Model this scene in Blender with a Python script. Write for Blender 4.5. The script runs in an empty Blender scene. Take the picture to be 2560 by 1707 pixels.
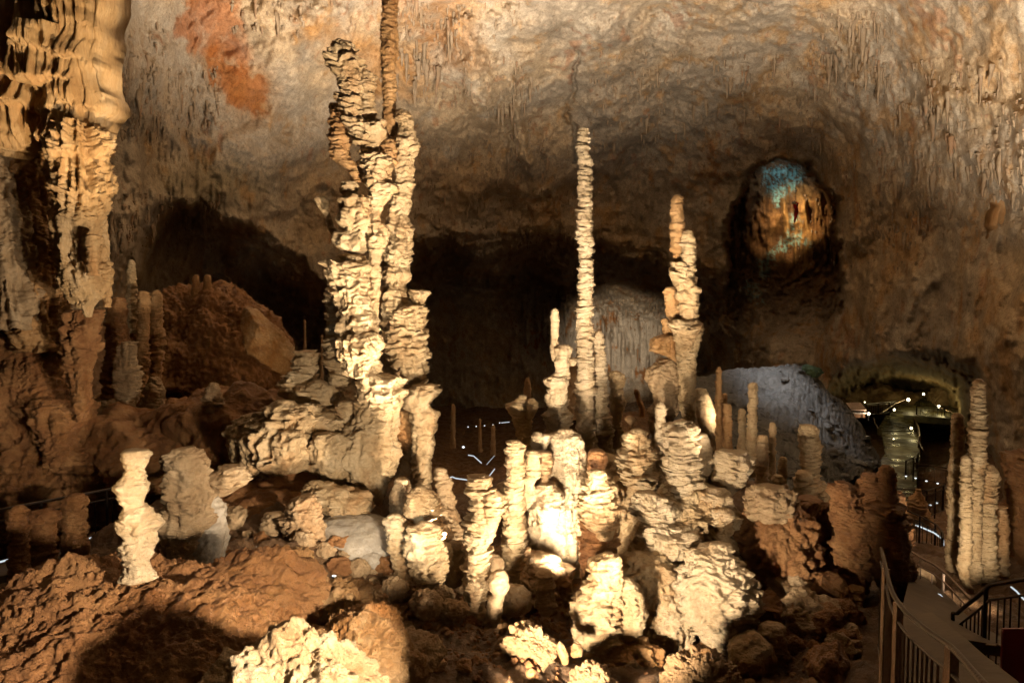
import bpy, bmesh, math, random
import numpy as np
from mathutils import Vector, Matrix

random.seed(7)
RNG = np.random.default_rng(11)
sc = bpy.context.scene
COL = sc.collection

# ------------------------------------------------------------------ camera
FW, FH = 2560.0, 1707.0
FOC = FW * 24.0 / 36.0
PITCH = math.radians(3.0)
CP, SP = math.cos(PITCH), math.sin(PITCH)

def P(u, v, Y):
    """world point at depth Y seen at photo pixel u, v"""
    x, y, z = (u - FW / 2) / FOC, 1.0, (FH / 2 - v) / FOC
    y2, z2 = y * CP + z * SP, -y * SP + z * CP
    k = Y / y2
    return np.array((x * k, Y, z2 * k))

cam = bpy.data.cameras.new("camera")
cam.lens = 24.0; cam.sensor_width = 36.0
cam.clip_start = 0.05; cam.clip_end = 500.0
camo = bpy.data.objects.new("camera", cam); COL.objects.link(camo)
camo.location = (0, 0, 0); camo.rotation_euler = (math.pi / 2 - PITCH, 0, 0)
sc.camera = camo

# ------------------------------------------------------------------ noise
_perm = RNG.permutation(256).astype(np.int32)
_perm = np.concatenate([_perm, _perm])
_g = RNG.normal(size=(256, 3)); _g /= np.linalg.norm(_g, axis=1)[:, None]
_g = (_g * 1.6).astype(np.float32)

def gn(x, y, z):
    x, y, z = np.broadcast_arrays(np.asarray(x, np.float32), np.asarray(y, np.float32), np.asarray(z, np.float32))
    fx, fy, fz = np.floor(x), np.floor(y), np.floor(z)
    ix, iy, iz = fx.astype(np.int32) & 255, fy.astype(np.int32) & 255, fz.astype(np.int32) & 255
    x = x - fx; y = y - fy; z = z - fz
    u = x * x * x * (x * (x * 6 - 15) + 10); v = y * y * y * (y * (y * 6 - 15) + 10); w = z * z * z * (z * (z * 6 - 15) + 10)
    out = 0
    for dx in (0, 1):
        a = _perm[(ix + dx) & 255]; wx = u if dx else 1 - u
        for dy in (0, 1):
            b = _perm[(a + iy + dy) & 255]; wy = v if dy else 1 - v
            for dz in (0, 1):
                h = _perm[(b + iz + dz) & 255]; wz = w if dz else 1 - w
                g = _g[h]
                out = out + wx * wy * wz * (g[..., 0] * (x - dx) + g[..., 1] * (y - dy) + g[..., 2] * (z - dz))
    return out

def fbm(x, y, z, o=4, gain=0.5):
    s = 0; a = 1.0; f = 1.0; t = 0
    for k in range(o):
        s = s + a * gn(x * f + 17.3 * k, y * f - 9.1 * k, z * f + 4.7 * k); t += a
        a *= gain; f *= 2.03
    return s / t * 1.5

def ridge(x, y, z, o=3):
    s = 0; a = 1.0; f = 1.0; t = 0
    for k in range(o):
        s = s + a * (1 - np.abs(gn(x * f + 31.7 * k, y * f + 3.3 * k, z * f - 8.2 * k)) * 2.2); t += a
        a *= 0.5; f *= 2.1
    return s / t

def sstep(a, b, x):
    t = np.clip((x - a) / (b - a), 0, 1)
    return t * t * (3 - 2 * t)

# ------------------------------------------------------------------ mesh helpers
def mk(name, V, faces, mat=None, parent=None, origin=None, smooth=True, colors=None):
    """link one mesh object; faces = (n,4) or (n,3) int array or list of such"""
    V = np.asarray(V, np.float32).reshape(-1, 3)
    if not isinstance(faces, list): faces = [faces]
    faces = [np.asarray(f, np.int32) for f in faces if len(f)]
    if origin is None:
        origin = np.array((V[:, 0].mean(), V[:, 1].mean(), V[:, 2].min()))
    origin = np.asarray(origin, float)
    me = bpy.data.meshes.new(name)
    me.vertices.add(len(V)); me.vertices.foreach_set("co", (V - origin).astype(np.float32).ravel())
    nl = sum(f.size for f in faces); npoly = sum(len(f) for f in faces)
    me.loops.add(nl); me.loops.foreach_set("vertex_index", np.concatenate([f.ravel() for f in faces]))
    me.polygons.add(npoly)
    tot = np.concatenate([np.full(len(f), f.shape[1], np.int32) for f in faces])
    st = np.concatenate([[0], np.cumsum(tot)[:-1]]).astype(np.int32)
    me.polygons.foreach_set("loop_start", st)
    me.polygons.foreach_set("use_smooth", np.full(npoly, smooth, bool))
    me.update(calc_edges=True)
    if colors is not None:
        at = me.color_attributes.new("stain", 'FLOAT_COLOR', 'POINT')
        c = np.ones((len(V), 4), np.float32); c[:, :3] = colors
        at.data.foreach_set("color", c.ravel())
    if mat: me.materials.append(mat)
    o = bpy.data.objects.new(name, me); COL.objects.link(o)
    if parent is not None:
        o.parent = parent
        o.location = Vector(origin) - parent.location
    else:
        o.location = origin
    return o

def tag(o, label=None, cat=None, group=None, kind=None):
    if label: o["label"] = label
    if cat: o["category"] = cat
    if group: o["group"] = group
    if kind: o["kind"] = kind
    return o

def empty(name, loc, label, cat, group=None):
    o = bpy.data.objects.new(name, None); COL.objects.link(o)
    o.location = loc; o.empty_display_size = 0.2
    return tag(o, label, cat, group)

def gridfaces(nr, nc, wrap=True):
    i = np.arange(nr - 1)[:, None]; j = np.arange(nc if wrap else nc - 1)[None, :]
    j2 = (j + 1) % nc
    f = np.stack([i * nc + j, i * nc + j2, (i + 1) * nc + j2, (i + 1) * nc + j], -1)
    return f.reshape(-1, 4)

class MB:
    """collects simple solids to be linked as ONE mesh"""
    def __init__(s): s.V = []; s.F4 = []; s.F3 = []; s.n = 0
    def add(s, V, F):
        V = np.asarray(V, float).reshape(-1, 3); F = np.asarray(F, int)
        (s.F4 if F.shape[1] == 4 else s.F3).append(F + s.n); s.V.append(V); s.n += len(V); return s
    def box(s, c, d, rot=None):
        d = np.asarray(d) / 2.0
        b = 0.08 * min(d)
        V = []
        for z in (-1, 1):
            for (x, y) in ((-1, -1), (1, -1), (1, 1), (-1, 1)): V.append((x * d[0], y * d[1], z * d[2]))
        V = np.array(V)
        if rot is not None: V = V @ np.array(rot).T
        return s.add(V + np.asarray(c), [(3, 2, 1, 0), (4, 5, 6, 7), (0, 1, 5, 4), (1, 2, 6, 5), (2, 3, 7, 6), (3, 0, 4, 7)])
    def tube(s, pts, r, n=8, taper=None):
        pts = np.asarray(pts, float); m = len(pts)
        rr = np.full(m, r, float) if np.isscalar(r) else np.asarray(r, float)
        T = np.gradient(pts, axis=0); T /= np.linalg.norm(T, axis=1)[:, None] + 1e-9
        up = np.array((0, 0, 1.0))
        V = np.zeros((m, n, 3)); th = np.arange(n) * 2 * math.pi / n
        for i in range(m):
            a = np.cross(T[i], up)
            if np.linalg.norm(a) < 1e-3: a = np.array((1.0, 0, 0))
            a /= np.linalg.norm(a); b = np.cross(T[i], a)
            V[i] = pts[i] + rr[i] * (np.cos(th)[:, None] * a + np.sin(th)[:, None] * b)
        b0 = s.n
        s.add(V.reshape(-1, 3), gridfaces(m, n))
        for row in (0, m - 1):
            c = b0 + row * n
            s.V.append(pts[row][None]); ci = s.n; s.n += 1
            s.F3.append(np.array([(ci, c + k, c + (k + 1) % n) for k in range(n)]))
        return s
    def build(s, name, mat, parent=None, origin=None, smooth=False):
        fs = []
        if s.F4: fs.append(np.concatenate(s.F4))
        if s.F3: fs.append(np.concatenate(s.F3))
        return mk(name, np.concatenate(s.V), fs, mat, parent, origin, smooth)

# ------------------------------------------------------------------ materials
def newmat(name):
    m = bpy.data.materials.new(name); m.use_nodes = True
    nt = m.node_tree; nt.nodes.clear()
    out = nt.nodes.new("ShaderNodeOutputMaterial"); b = nt.nodes.new("ShaderNodeBsdfPrincipled")
    nt.links.new(b.outputs[0], out.inputs[0])
    return m, nt, b

def nd(nt, t, **kw):
    n = nt.nodes.new(t)
    for k, v in kw.items():
        if k in n.inputs: n.inputs[k].default_value = v
        else: setattr(n, k, v)
    return n

def ramp(nt, fac, stops):
    r = nt.nodes.new("ShaderNodeValToRGB"); e = r.color_ramp.elements
    while len(e) > 1: e.remove(e[-1])
    e[0].position = stops[0][0]; e[0].color = (*stops[0][1], 1)
    for p, c in stops[1:]:
        q = e.new(p); q.color = (*c, 1)
    nt.links.new(fac, r.inputs[0]); return r.outputs[0]

def mixc(nt, f, a, b, mode='MIX'):
    m = nt.nodes.new("ShaderNodeMix"); m.data_type = 'RGBA'; m.blend_type = mode
    for s, v in ((m.inputs[0], f), (m.inputs[6], a), (m.inputs[7], b)):
        if hasattr(v, "is_linked"): nt.links.new(v, s)
        elif isinstance(v, (int, float)): s.default_value = v
        else: s.default_value = (*v, 1)
    return m.outputs[2]

def noise(nt, vec, scale, detail=4, rough=0.55, dist=0.0):
    n = nd(nt, "ShaderNodeTexNoise", Scale=scale, Detail=detail, Roughness=rough, Distortion=dist)
    nt.links.new(vec, n.inputs["Vector"]); return n.outputs["Fac"]

def mapping(nt, sx, sy, sz):
    g = nt.nodes.new("ShaderNodeNewGeometry")
    m = nd(nt, "ShaderNodeMapping"); m.inputs["Scale"].default_value = (sx, sy, sz)
    nt.links.new(g.outputs["Position"], m.inputs["Vector"]); return m.outputs[0]

def bump(nt, b, hs):
    prev = None
    for h, st, di in hs:
        n = nd(nt, "ShaderNodeBump", Strength=st, Distance=di)
        nt.links.new(h, n.inputs["Height"])
        if prev is not None: nt.links.new(prev, n.inputs["Normal"])
        prev = n.outputs[0]
    nt.links.new(prev, b.inputs["Normal"])

def stone(name, c_lo, c_mid, c_hi, stain, stain_amt=0.5, zs=1.0, bs=1.0, rough=0.75, scale=1.0, layer=0.0):
    m, nt, b = newmat(name)
    v1 = mapping(nt, 1, 1, zs); v2 = mapping(nt, 1, 1, 0.35); v3 = mapping(nt, 1, 1, 3.0)
    n1 = noise(nt, v1, 2.2 * scale, 6, 0.65, 0.4)
    base = ramp(nt, n1, [(0.28, c_lo), (0.5, c_mid), (0.72, c_hi)])
    n2 = noise(nt, v2, 1.3 * scale, 5, 0.6, 0.6)
    f2 = ramp(nt, n2, [(0.52, (0, 0, 0)), (0.68, (stain_amt,) * 3)])
    col = mixc(nt, f2, base, stain)
    n3 = noise(nt, v1, 26 * scale, 3, 0.6)
    f3 = ramp(nt, n3, [(0.3, (0.78, 0.74, 0.68)), (0.6, (1, 1, 1))])
    col = mixc(nt, 0.8, col, f3, 'MULTIPLY')
    nt.links.new(col, b.inputs["Base Color"])
    wet = ramp(nt, noise(nt, v2, 2.0 * scale, 4, 0.6), [(0.42, (rough * 0.45,) * 3), (0.6, (rough,) * 3)])
    nt.links.new(wet, b.inputs["Roughness"])
    b.inputs["Specular IOR Level"].default_value = 0.42
    hs = [(noise(nt, v1, 14 * scale, 6, 0.7), 0.8 * bs, 0.07 / scale), (noise(nt, v1, 55 * scale, 4, 0.65), 0.7 * bs, 0.02 / scale)]
    if layer:
        hs.insert(0, (noise(nt, v3, 9 * scale, 4, 0.6, 0.8), layer, 0.10 / scale))
    bump(nt, b, hs)
    return m

M = {}
M['cream'] = stone("cream_limestone", (0.38, 0.24, 0.115), (0.53, 0.385, 0.22), (0.65, 0.51, 0.33), (0.44, 0.23, 0.09), 0.75, layer=0.5)
M['pale'] = stone("pale_limestone", (0.46, 0.33, 0.19), (0.60, 0.47, 0.31), (0.70, 0.58, 0.42), (0.50, 0.30, 0.14), 0.55, layer=0.5)
M['orange'] = stone("orange_limestone", (0.34, 0.17, 0.06), (0.45, 0.26, 0.11), (0.54, 0.35, 0.18), (0.34, 0.13, 0.03), 0.7, layer=0.5)
M['tan'] = stone("tan_flowstone", (0.30, 0.19, 0.10), (0.40, 0.28, 0.16), (0.48, 0.36, 0.23), (0.32, 0.16, 0.06), 0.6, layer=0.3)
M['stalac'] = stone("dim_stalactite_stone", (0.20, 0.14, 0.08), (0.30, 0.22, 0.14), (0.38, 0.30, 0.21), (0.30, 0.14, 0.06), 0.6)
M['drape'] = stone("draped_flowstone", (0.38, 0.22, 0.09), (0.50, 0.33, 0.16), (0.58, 0.43, 0.26), (0.46, 0.23, 0.08), 0.6, zs=0.3)
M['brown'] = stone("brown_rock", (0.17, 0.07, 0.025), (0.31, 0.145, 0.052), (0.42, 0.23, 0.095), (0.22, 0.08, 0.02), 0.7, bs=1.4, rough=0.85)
M['ochre'] = stone("ochre_knobbly_rock", (0.20, 0.12, 0.055), (0.32, 0.20, 0.10), (0.42, 0.29, 0.17), (0.28, 0.13, 0.04), 0.6, bs=1.3)
M['rust'] = stone("rusty_rock", (0.26, 0.12, 0.04), (0.42, 0.24, 0.10), (0.58, 0.42, 0.25), (0.38, 0.15, 0.03), 0.85, bs=1.5, rough=0.8)
M['crag'] = stone("craggy_cream_rock", (0.30, 0.14, 0.05), (0.50, 0.35, 0.19), (0.66, 0.55, 0.40), (0.40, 0.17, 0.04), 0.9, bs=1.6)
M['greyrock'] = stone("grey_smooth_rock", (0.26, 0.23, 0.19), (0.34, 0.30, 0.25), (0.42, 0.38, 0.31), (0.30, 0.22, 0.14), 0.3, bs=0.5, rough=0.6)
M['rubble'] = stone("rubble_slope_stone", (0.08, 0.078, 0.072), (0.15, 0.146, 0.137), (0.23, 0.225, 0.21), (0.10, 0.085, 0.07), 0.5, bs=1.6, scale=0.5, rough=0.6)
M['floor'] = stone("cave_floor_clay", (0.10, 0.055, 0.025), (0.18, 0.10, 0.05), (0.27, 0.17, 0.09), (0.14, 0.06, 0.02), 0.6, bs=1.5)

def plain(name, col, rough=0.5, metal=0.0, bumpy=0.0, bsc=30, spec=0.5):
    m, nt, b = newmat(name)
    v = mapping(nt, 1, 1, 1)
    n = noise(nt, v, bsc * 0.3, 4, 0.6)
    c = ramp(nt, n, [(0.3, tuple(0.75 * k for k in col)), (0.7, tuple(min(1, 1.15 * k) for k in col))])
    nt.links.new(c, b.inputs["Base Color"])
    b.inputs["Roughness"].default_value = rough; b.inputs["Metallic"].default_value = metal
    b.inputs["Specular IOR Level"].default_value = spec
    if bumpy: bump(nt, b, [(noise(nt, v, bsc, 3), bumpy, 0.01)])
    return m

def glow(name, col, s):
    m = bpy.data.materials.new(name); m.use_nodes = True; nt = m.node_tree; nt.nodes.clear()
    o = nt.nodes.new("ShaderNodeOutputMaterial"); e = nt.nodes.new("ShaderNodeEmission")
    e.inputs[0].default_value = (*col, 1); e.inputs[1].default_value = s
    nt.links.new(e.outputs[0], o.inputs[0]); return m

M['iron'] = plain("dark_painted_iron", (0.05, 0.035, 0.028), 0.45, 0.6, 0.2, 60)
M['steel'] = plain("worn_steel", (0.30, 0.22, 0.17), 0.42, 0.9, 0.5, 80); M['rail'] = plain("worn_handrail", (0.075, 0.05, 0.035), 0.36, 0.6, 0.5, 70)
m, nt, b = newmat("wet_concrete"); v = mapping(nt, 1, 1, 1)
c = ramp(nt, noise(nt, v, 0.9, 5, 0.65), [(0.38, (0.025, 0.022, 0.012)), (0.5, (0.09, 0.08, 0.035)), (0.62, (0.15, 0.13, 0.06))]); nt.links.new(c, b.inputs["Base Color"])
r_ = ramp(nt, noise(nt, v, 0.7, 4, 0.6), [(0.42, (0.22,) * 3), (0.58, (0.65,) * 3)]); nt.links.new(r_, b.inputs["Roughness"])
bump(nt, b, [(noise(nt, v, 2.2, 5, 0.7), 0.7, 0.05)])
M['concrete'] = m
M['dryconcrete'] = plain("dry_concrete", (0.10, 0.07, 0.042), 0.75, 0, 0.8, 14)
M['led'] = glow("led_strip_light", (0.85, 0.95, 1.0), 0.8)
M['lamp'] = glow("lamp_glass_lit", (1.0, 0.86, 0.5), 12.0)
M['lampw'] = glow("lamp_glass_white", (0.95, 1.0, 0.95), 12.0); M['dot'] = glow("marker_light", (0.95, 1.0, 1.0), 1.6)
M['red'] = plain("red_caving_suit", (0.65, 0.02, 0.03), 0.55)
M['white'] = plain("white_plastic", (0.8, 0.78, 0.75), 0.4)
M['skin'] = plain("skin", (0.5, 0.3, 0.22), 0.5)
M['black'] = plain("black_rubber", (0.02, 0.02, 0.02), 0.5)
M['roof'] = plain("pale_shelter_roof", (0.55, 0.42, 0.33), 0.5)
M['wood'] = plain("brown_shelter_wood", (0.18, 0.09, 0.04), 0.6)
M['moss'] = plain("green_moss", (0.05, 0.09, 0.05), 0.9, 0, 0.8, 8)
m, nt, b = newmat("red_translucent_sheet")
b.inputs["Base Color"].default_value = (0.25, 0.01, 0.01, 1); b.inputs["Roughness"].default_value = 0.4
b.inputs["Transmission Weight"].default_value = 0.4
M['redsheet'] = m

# ------------------------------------------------------------------ stalagmite builder
# crops of the photograph: origin and source pixels per crop pixel
K0 = (0, 0, 1.08844)
K1 = (0, 0, 0.5485); K2 = (700, 0, 0.5484); K3 = (1200, 250, 0.5738); K4 = (1700, 300, 0.5741)
K5 = (0, 600, 0.7061); K6 = (640, 850, 0.5464); K7 = (1200, 950, 0.4826); K8 = (1850, 900, 0.5145)

def lathe(prof, K, Y, plate=0.08, pa=0.22, fl=0.0, lump=0.12, lf=1.6, seed=0, res=None, dy=0.0, depth=1.0, cap=0.3, ext=0.0, curl=0.35, foot=0.0, ff=5.5, sub=1.0, pop=0.0):
    """surface of revolution through traced widths (row, left, right), roughened into plates, flutes and lumps; returns V, F"""
    ox, oy, k = K
    Z = []; X = []; R = []
    for row in prof:
        y, xl, xr = row[:3]
        a = P(ox + xl * k, oy + y * k, Y); c = P(ox + xr * k, oy + y * k, Y)
        Z.append(a[2]); X.append((a[0] + c[0]) / 2); R.append((c[0] - a[0]) / 2)
    Z = np.array(Z); X = np.array(X); R = np.array(R)
    if foot:
        Z = np.append(Z, Z[-1] - foot); X = np.append(X, X[-1]); R = np.append(R, R[-1] * 1.15)
    if cap:
        t = np.linspace(0, math.pi / 2, 6)[:-1]
        h = cap * R[0]
        Z = np.concatenate([Z[0] + h * np.cos(t), Z]); X = np.concatenate([np.full(5, X[0]), X]); R = np.concatenate([R[0] * np.sin(t) + 0.004, R])
    if res is None: res = Y * 0.0012
    s = np.concatenate([[0], np.cumsum(np.hypot(np.diff(Z), np.diff(R)) + 1e-6)])
    n = max(12, int(s[-1] / res))
    q = np.linspace(0, s[-1], n)
    z = np.interp(q, s, Z); x = np.interp(q, s, X); r = np.interp(q, s, R)
    ker = np.array([1, 2, 3, 2, 1]) / 9.0
    for arr in (x, r):
        p = np.pad(arr, 2, mode='edge'); arr[:] = np.convolve(p, ker, 'valid')
    nc = int(np.clip(2 * math.pi * np.percentile(r, 85) / (res * 1.9), 14, 480))
    th = np.linspace(0, 2 * math.pi, nc, endpoint=False) + seed
    ct, stt = np.cos(th)[None], np.sin(th)[None]
    rr = r[:, None]; zz = z[:, None]
    X0 = x[:, None] + rr * ct; Y0 = Y + dy + rr * stt * depth
    sd = seed * 13.37
    D = np.zeros_like(X0)
    # plates
    if pa:
        wz = zz + plate * 0.9 * gn(X0 * 2.2, Y0 * 2.2, zz * 2.0 + sd) + plate * 0.35 * gn(X0 * 7, Y0 * 7, zz * 3 + sd)
        rs = np.random.default_rng(int(seed * 100) + 5)
        lo, hi = wz.min() - plate, wz.max() + plate
        hs = []; c = lo
        while c < hi:
            hs.append(c); c += plate * rs.choice([0.45, 0.7, 0.9, 1.1, 1.7])
        hs = np.array(hs + [hi + plate])
        idx = np.clip(np.searchsorted(hs, wz) - 1, 0, len(hs) - 2)
        u = np.clip((wz - hs[idx]) / (hs[idx + 1] - hs[idx]), 0, 1)
        A = rs.normal(0.35, 0.55, len(hs))[idx]
        n1 = gn(X0 * 5.5, Y0 * 5.5, idx * 7.31 + sd) + 0.6 * gn(X0 * 14, Y0 * 14, idx * 3.7 + sd)
        shp = np.sin(math.pi * u ** 0.55) ** 0.42
        D = D + 1.25 * pa * np.minimum(rr, 0.30) * (shp * (0.50 + 0.45 * A + 0.9 * n1) - 0.30)
        # thin second generation of scales
        p2 = min(plate * 0.5, 0.0042 * Y)
        w2 = zz + p2 * 1.6 * gn(X0 * 3.1 + 5, Y0 * 3.1, zz * 2.0 + sd) + p2 * 0.9 * gn(X0 * 9, Y0 * 9, zz * 3 + sd)
        q2 = w2 / p2; i2 = np.floor(q2); u2 = q2 - i2
        n2 = gn(X0 * 8, Y0 * 8, i2 * 5.77 + sd) + 0.7 * gn(X0 * 19, Y0 * 19, i2 * 2.9 + sd)
        D = D + (0.35 + 0.5 * pa) * min(1.0, sub) * min(1.0, pa / 0.2) ** 1.5 * p2 * (np.sin(math.pi * u2 ** 0.5) ** 0.5 * (0.75 + 1.1 * n2) - 0.4) * np.minimum(1, rr * 8)
        # ragged rims and scalloped scales on the plates
        D = D + min(1.0, pa / 0.2) * 0.075 * np.minimum(rr, 0.32) * gn(X0 * 8 + sd, Y0 * 8, zz * 24) + min(1.0, pa / 0.2) * 0.05 * np.minimum(rr, 0.32) * gn(X0 * 17, Y0 * 17 + sd, zz * 40)
    if fl:
        D = D + fl * np.minimum(rr, 0.6) * (ridge(X0 * ff, Y0 * ff, zz * 0.55 + sd, 3) - 0.55) * (0.6 + 0.8 * gn(X0 * 1.2, Y0 * 1.2, zz * 1.7 + sd + 9))
    if lump:
        f = lf / max(0.25, min(1.2, float(np.median(r)) * 1.6))
        D = D + lump * np.minimum(rr, 0.8) * fbm(X0 * f, Y0 * f, zz * f + sd, 4, 0.55)
    D = D + (0.030 * (ridge(X0 * 7, Y0 * 7, zz * 6 + sd, 3) - 0.5) + 0.014 * fbm(X0 * 18, Y0 * 18, zz * 18 + sd, 3)) * np.minimum(1, rr * 5)
    if pop:
        D = D + pop * np.minimum(1, rr * 4) * (np.abs(gn(X0 * 6.5, Y0 * 6.5, zz * 7.5 + sd)) * 1.6 + 0.9 * np.abs(gn(X0 * 14, Y0 * 14, zz * 15 - sd)) + 0.4 * np.abs(gn(X0 * 30, Y0 * 30, zz * 30)) - 0.6)
    D = np.maximum(D, -0.7 * rr)
    wob = np.minimum(rr, 0.3) * 0.12
    Vx = X0 + D * ct + wob * gn(zz * 1.5 + sd, 0.3, 0.7)
    Vy = Y0 + D * stt + wob * gn(zz * 1.5 + sd, 5.3, 2.7)
    Vz = zz + curl * D * (D > 0) + 0 * X0 + 0.25 * np.minimum(rr, 0.3) * gn(X0 * 3, Y0 * 3, zz * 1.5 + sd) * np.minimum(1, q[:, None] / 0.05)
    V = np.stack([Vx, Vy, Vz], -1).reshape(-1, 3)
    F = gridfaces(n, nc)
    # close ends
    top = np.array([[V[:nc, 0].mean(), V[:nc, 1].mean(), V[:nc, 2].mean()]]); bot = np.array([[V[-nc:, 0].mean(), V[-nc:, 1].mean(), V[-nc:, 2].mean()]])
    nV = len(V); j = np.arange(nc)
    T = np.concatenate([np.stack([np.full(nc, nV), (j + 1) % nc, j], -1),
                        np.stack([np.full(nc, nV + 1), nV - nc + j, nV - nc + (j + 1) % nc], -1)])
    return np.concatenate([V, top, bot]), F, T

def join(ls):
    V = []; F = []; T = []; n = 0
    for v, f, t in ls:
        V.append(v); F.append(f + n); T.append(t + n); n += len(v)
    return np.concatenate(V), [np.concatenate(F)[:, ::-1], np.concatenate(T)[:, ::-1]]

def sheet(K, Y, left, right, bottom, tiers, seed=0.0, res=0.02, bulge=0.6, thick=0.7, top=-80, fsc=1.0):
    """hanging flowstone curtain: flutes run down it, tiers overhang one another with ragged dripping hems"""
    ox, oy, k = K; sd = seed * 3.1
    yb = np.array(bottom, float); W0 = (right - left) * k / FOC * Y
    nx = int(W0 / res); nz = int((yb[:, 1].max() - top) * k / FOC * Y / (res * 1.5))
    s = np.linspace(0, 1, nx)[None, :]; px = left + (right - left) * s
    low = np.interp(px, yb[:, 0], yb[:, 1]) + 14 * gn(px / 9.0, 0.3, sd) + 22 * gn(px / 40.0, 1.3, sd)
    t = np.linspace(0, 1, nz)[:, None]; py = top + (low - top) * t
    X0 = (ox + px * k - FW / 2) / FOC * Y + 0 * py
    Z0 = P(0, 0, 1)[2] * Y * 0 + np.array([P(ox, oy + q * k, Y)[2] for q in (0.0, 1.0)])[0] - py * (k / FOC * Y) * 1.0
    D = bulge * np.sin(np.pi * np.clip(s * 0.9 + 0.05, 0, 1)) ** 0.6 + 0 * py
    for (ty, amp, h) in tiers:
        edge = ty + 30 * gn(px / 70.0, ty * 0.1, sd) + 16 * np.abs(gn(px / 12.0, ty * 0.1 + 4, sd)) * 2
        q = np.clip((py - (edge - h)) / h, 0, 1)
        D = D + np.where(py < edge, amp * q ** 1.6 * (0.35 + 1.3 * np.clip(gn(px / 55.0, ty * 0.07, sd + 2) + 0.45, 0, 1)), 0)
    fl1 = ridge(X0 * 5.0 * fsc, 0 * X0 + sd, Z0 * 0.25 * fsc, 2); fl2 = ridge(X0 * 13.0 * fsc, 0 * X0 + sd + 3, Z0 * 0.35, 2)
    D = D + 0.26 / fsc ** .5 * (fl1 - 0.5) * (0.5 + 0.9 * np.clip(gn(X0 * 0.8, 7.0, Z0 * 0.7 + sd) + 0.4, 0, 1)) + 0.13 / fsc ** .7 * (fl2 - 0.5)
    D = D + 0.12 * fbm(X0 * 1.5, 0 * X0, Z0 * 1.5 + sd, 4) + 0.02 * fbm(X0 * 14, 0 * X0, Z0 * 9, 3)
    D = D * (1 - 0.25 * sstep(0.93, 1.0, t))
    Yf = Y - D; n = nx * nz
    V = np.concatenate([np.stack([X0 + 0.05 * gn(X0 * 2, Z0 * 2, sd) + 0.22 * gn(X0 * .6, Z0 * 1.9, sd + 5) * (np.abs(s - 0.5) * 2) ** 6, Yf, Z0 + 0 * X0], -1).reshape(-1, 3), np.stack([X0 + 0.22 * gn(X0 * .6, Z0 * 1.9, sd + 5) * (np.abs(s - 0.5) * 2) ** 6, np.full_like(X0, Y + thick) - 0.5 * D, Z0 + 0.08], -1).reshape(-1, 3)])
    f = gridfaces(nz, nx, wrap=False)
    rim = [i * nx for i in range(nz)], [i * nx + nx - 1 for i in range(nz)]
    F = [f[:, ::-1], f + n, np.array([(a, b, b + n, a + n) for a, b in zip(rim[0][:-1], rim[0][1:])])[:, ::-1], np.array([(a, b, b + n, a + n) for a, b in zip(rim[1][:-1], rim[1][1:])]),
         np.array([((nz - 1) * nx + j, (nz - 1) * nx + j + 1, (nz - 1) * nx + j + 1 + n, (nz - 1) * nx + j + n) for j in range(nx - 1)])[:, ::-1]]
    return V, np.concatenate(F)

_seed = [1.0]
def nseed():
    _seed[0] += 0.731
    return _seed[0]

def stal(name, label, cat, mat, pieces, group=None):
    """one formation: pieces = list of (part_name, prof, K, Y, kwargs). One piece -> one mesh; more -> an Empty with parts"""
    byname = {}
    if len({p[0] for p in pieces}) == 1 and pieces[0][0] is None:
        V, F = join([lathe(p[1], p[2], p[3], seed=nseed(), **p[4]) for p in pieces])
        return tag(mk(name, V, F, M[mat]), label, cat, group)
    built = []
    for p in pieces:
        kw = dict(p[4]); pm = kw.pop('mat', mat)
        if 'sheet' in kw: V, F = sheet(p[2], p[3], *kw['sheet'], seed=nseed(), **kw.get('skw', {}))
        else: V, F = join([lathe(p[1], p[2], p[3], seed=nseed(), **kw)])
        built.append((p[0], V, F, pm))
    allV = np.concatenate([b[1] for b in built])
    low = allV[allV[:, 2] < allV[:, 2].min() + 0.3]
    e = empty(name, (low[:, 0].mean(), low[:, 1].mean(), allV[:, 2].min()), label, cat, group)
    for nm, V, F, pm in built: mk(nm, V, F, M[pm], e)
    return e

_ico = {}
def ico(sub):
    if sub not in _ico:
        bm = bmesh.new(); bmesh.ops.create_icosphere(bm, subdivisions=sub, radius=1.0)
        V = np.array([v.co[:] for v in bm.verts]); F = np.array([[v.index for v in f.verts] for f in bm.faces]); bm.free()
        _ico[sub] = (V, F)
    return _ico[sub]

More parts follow.
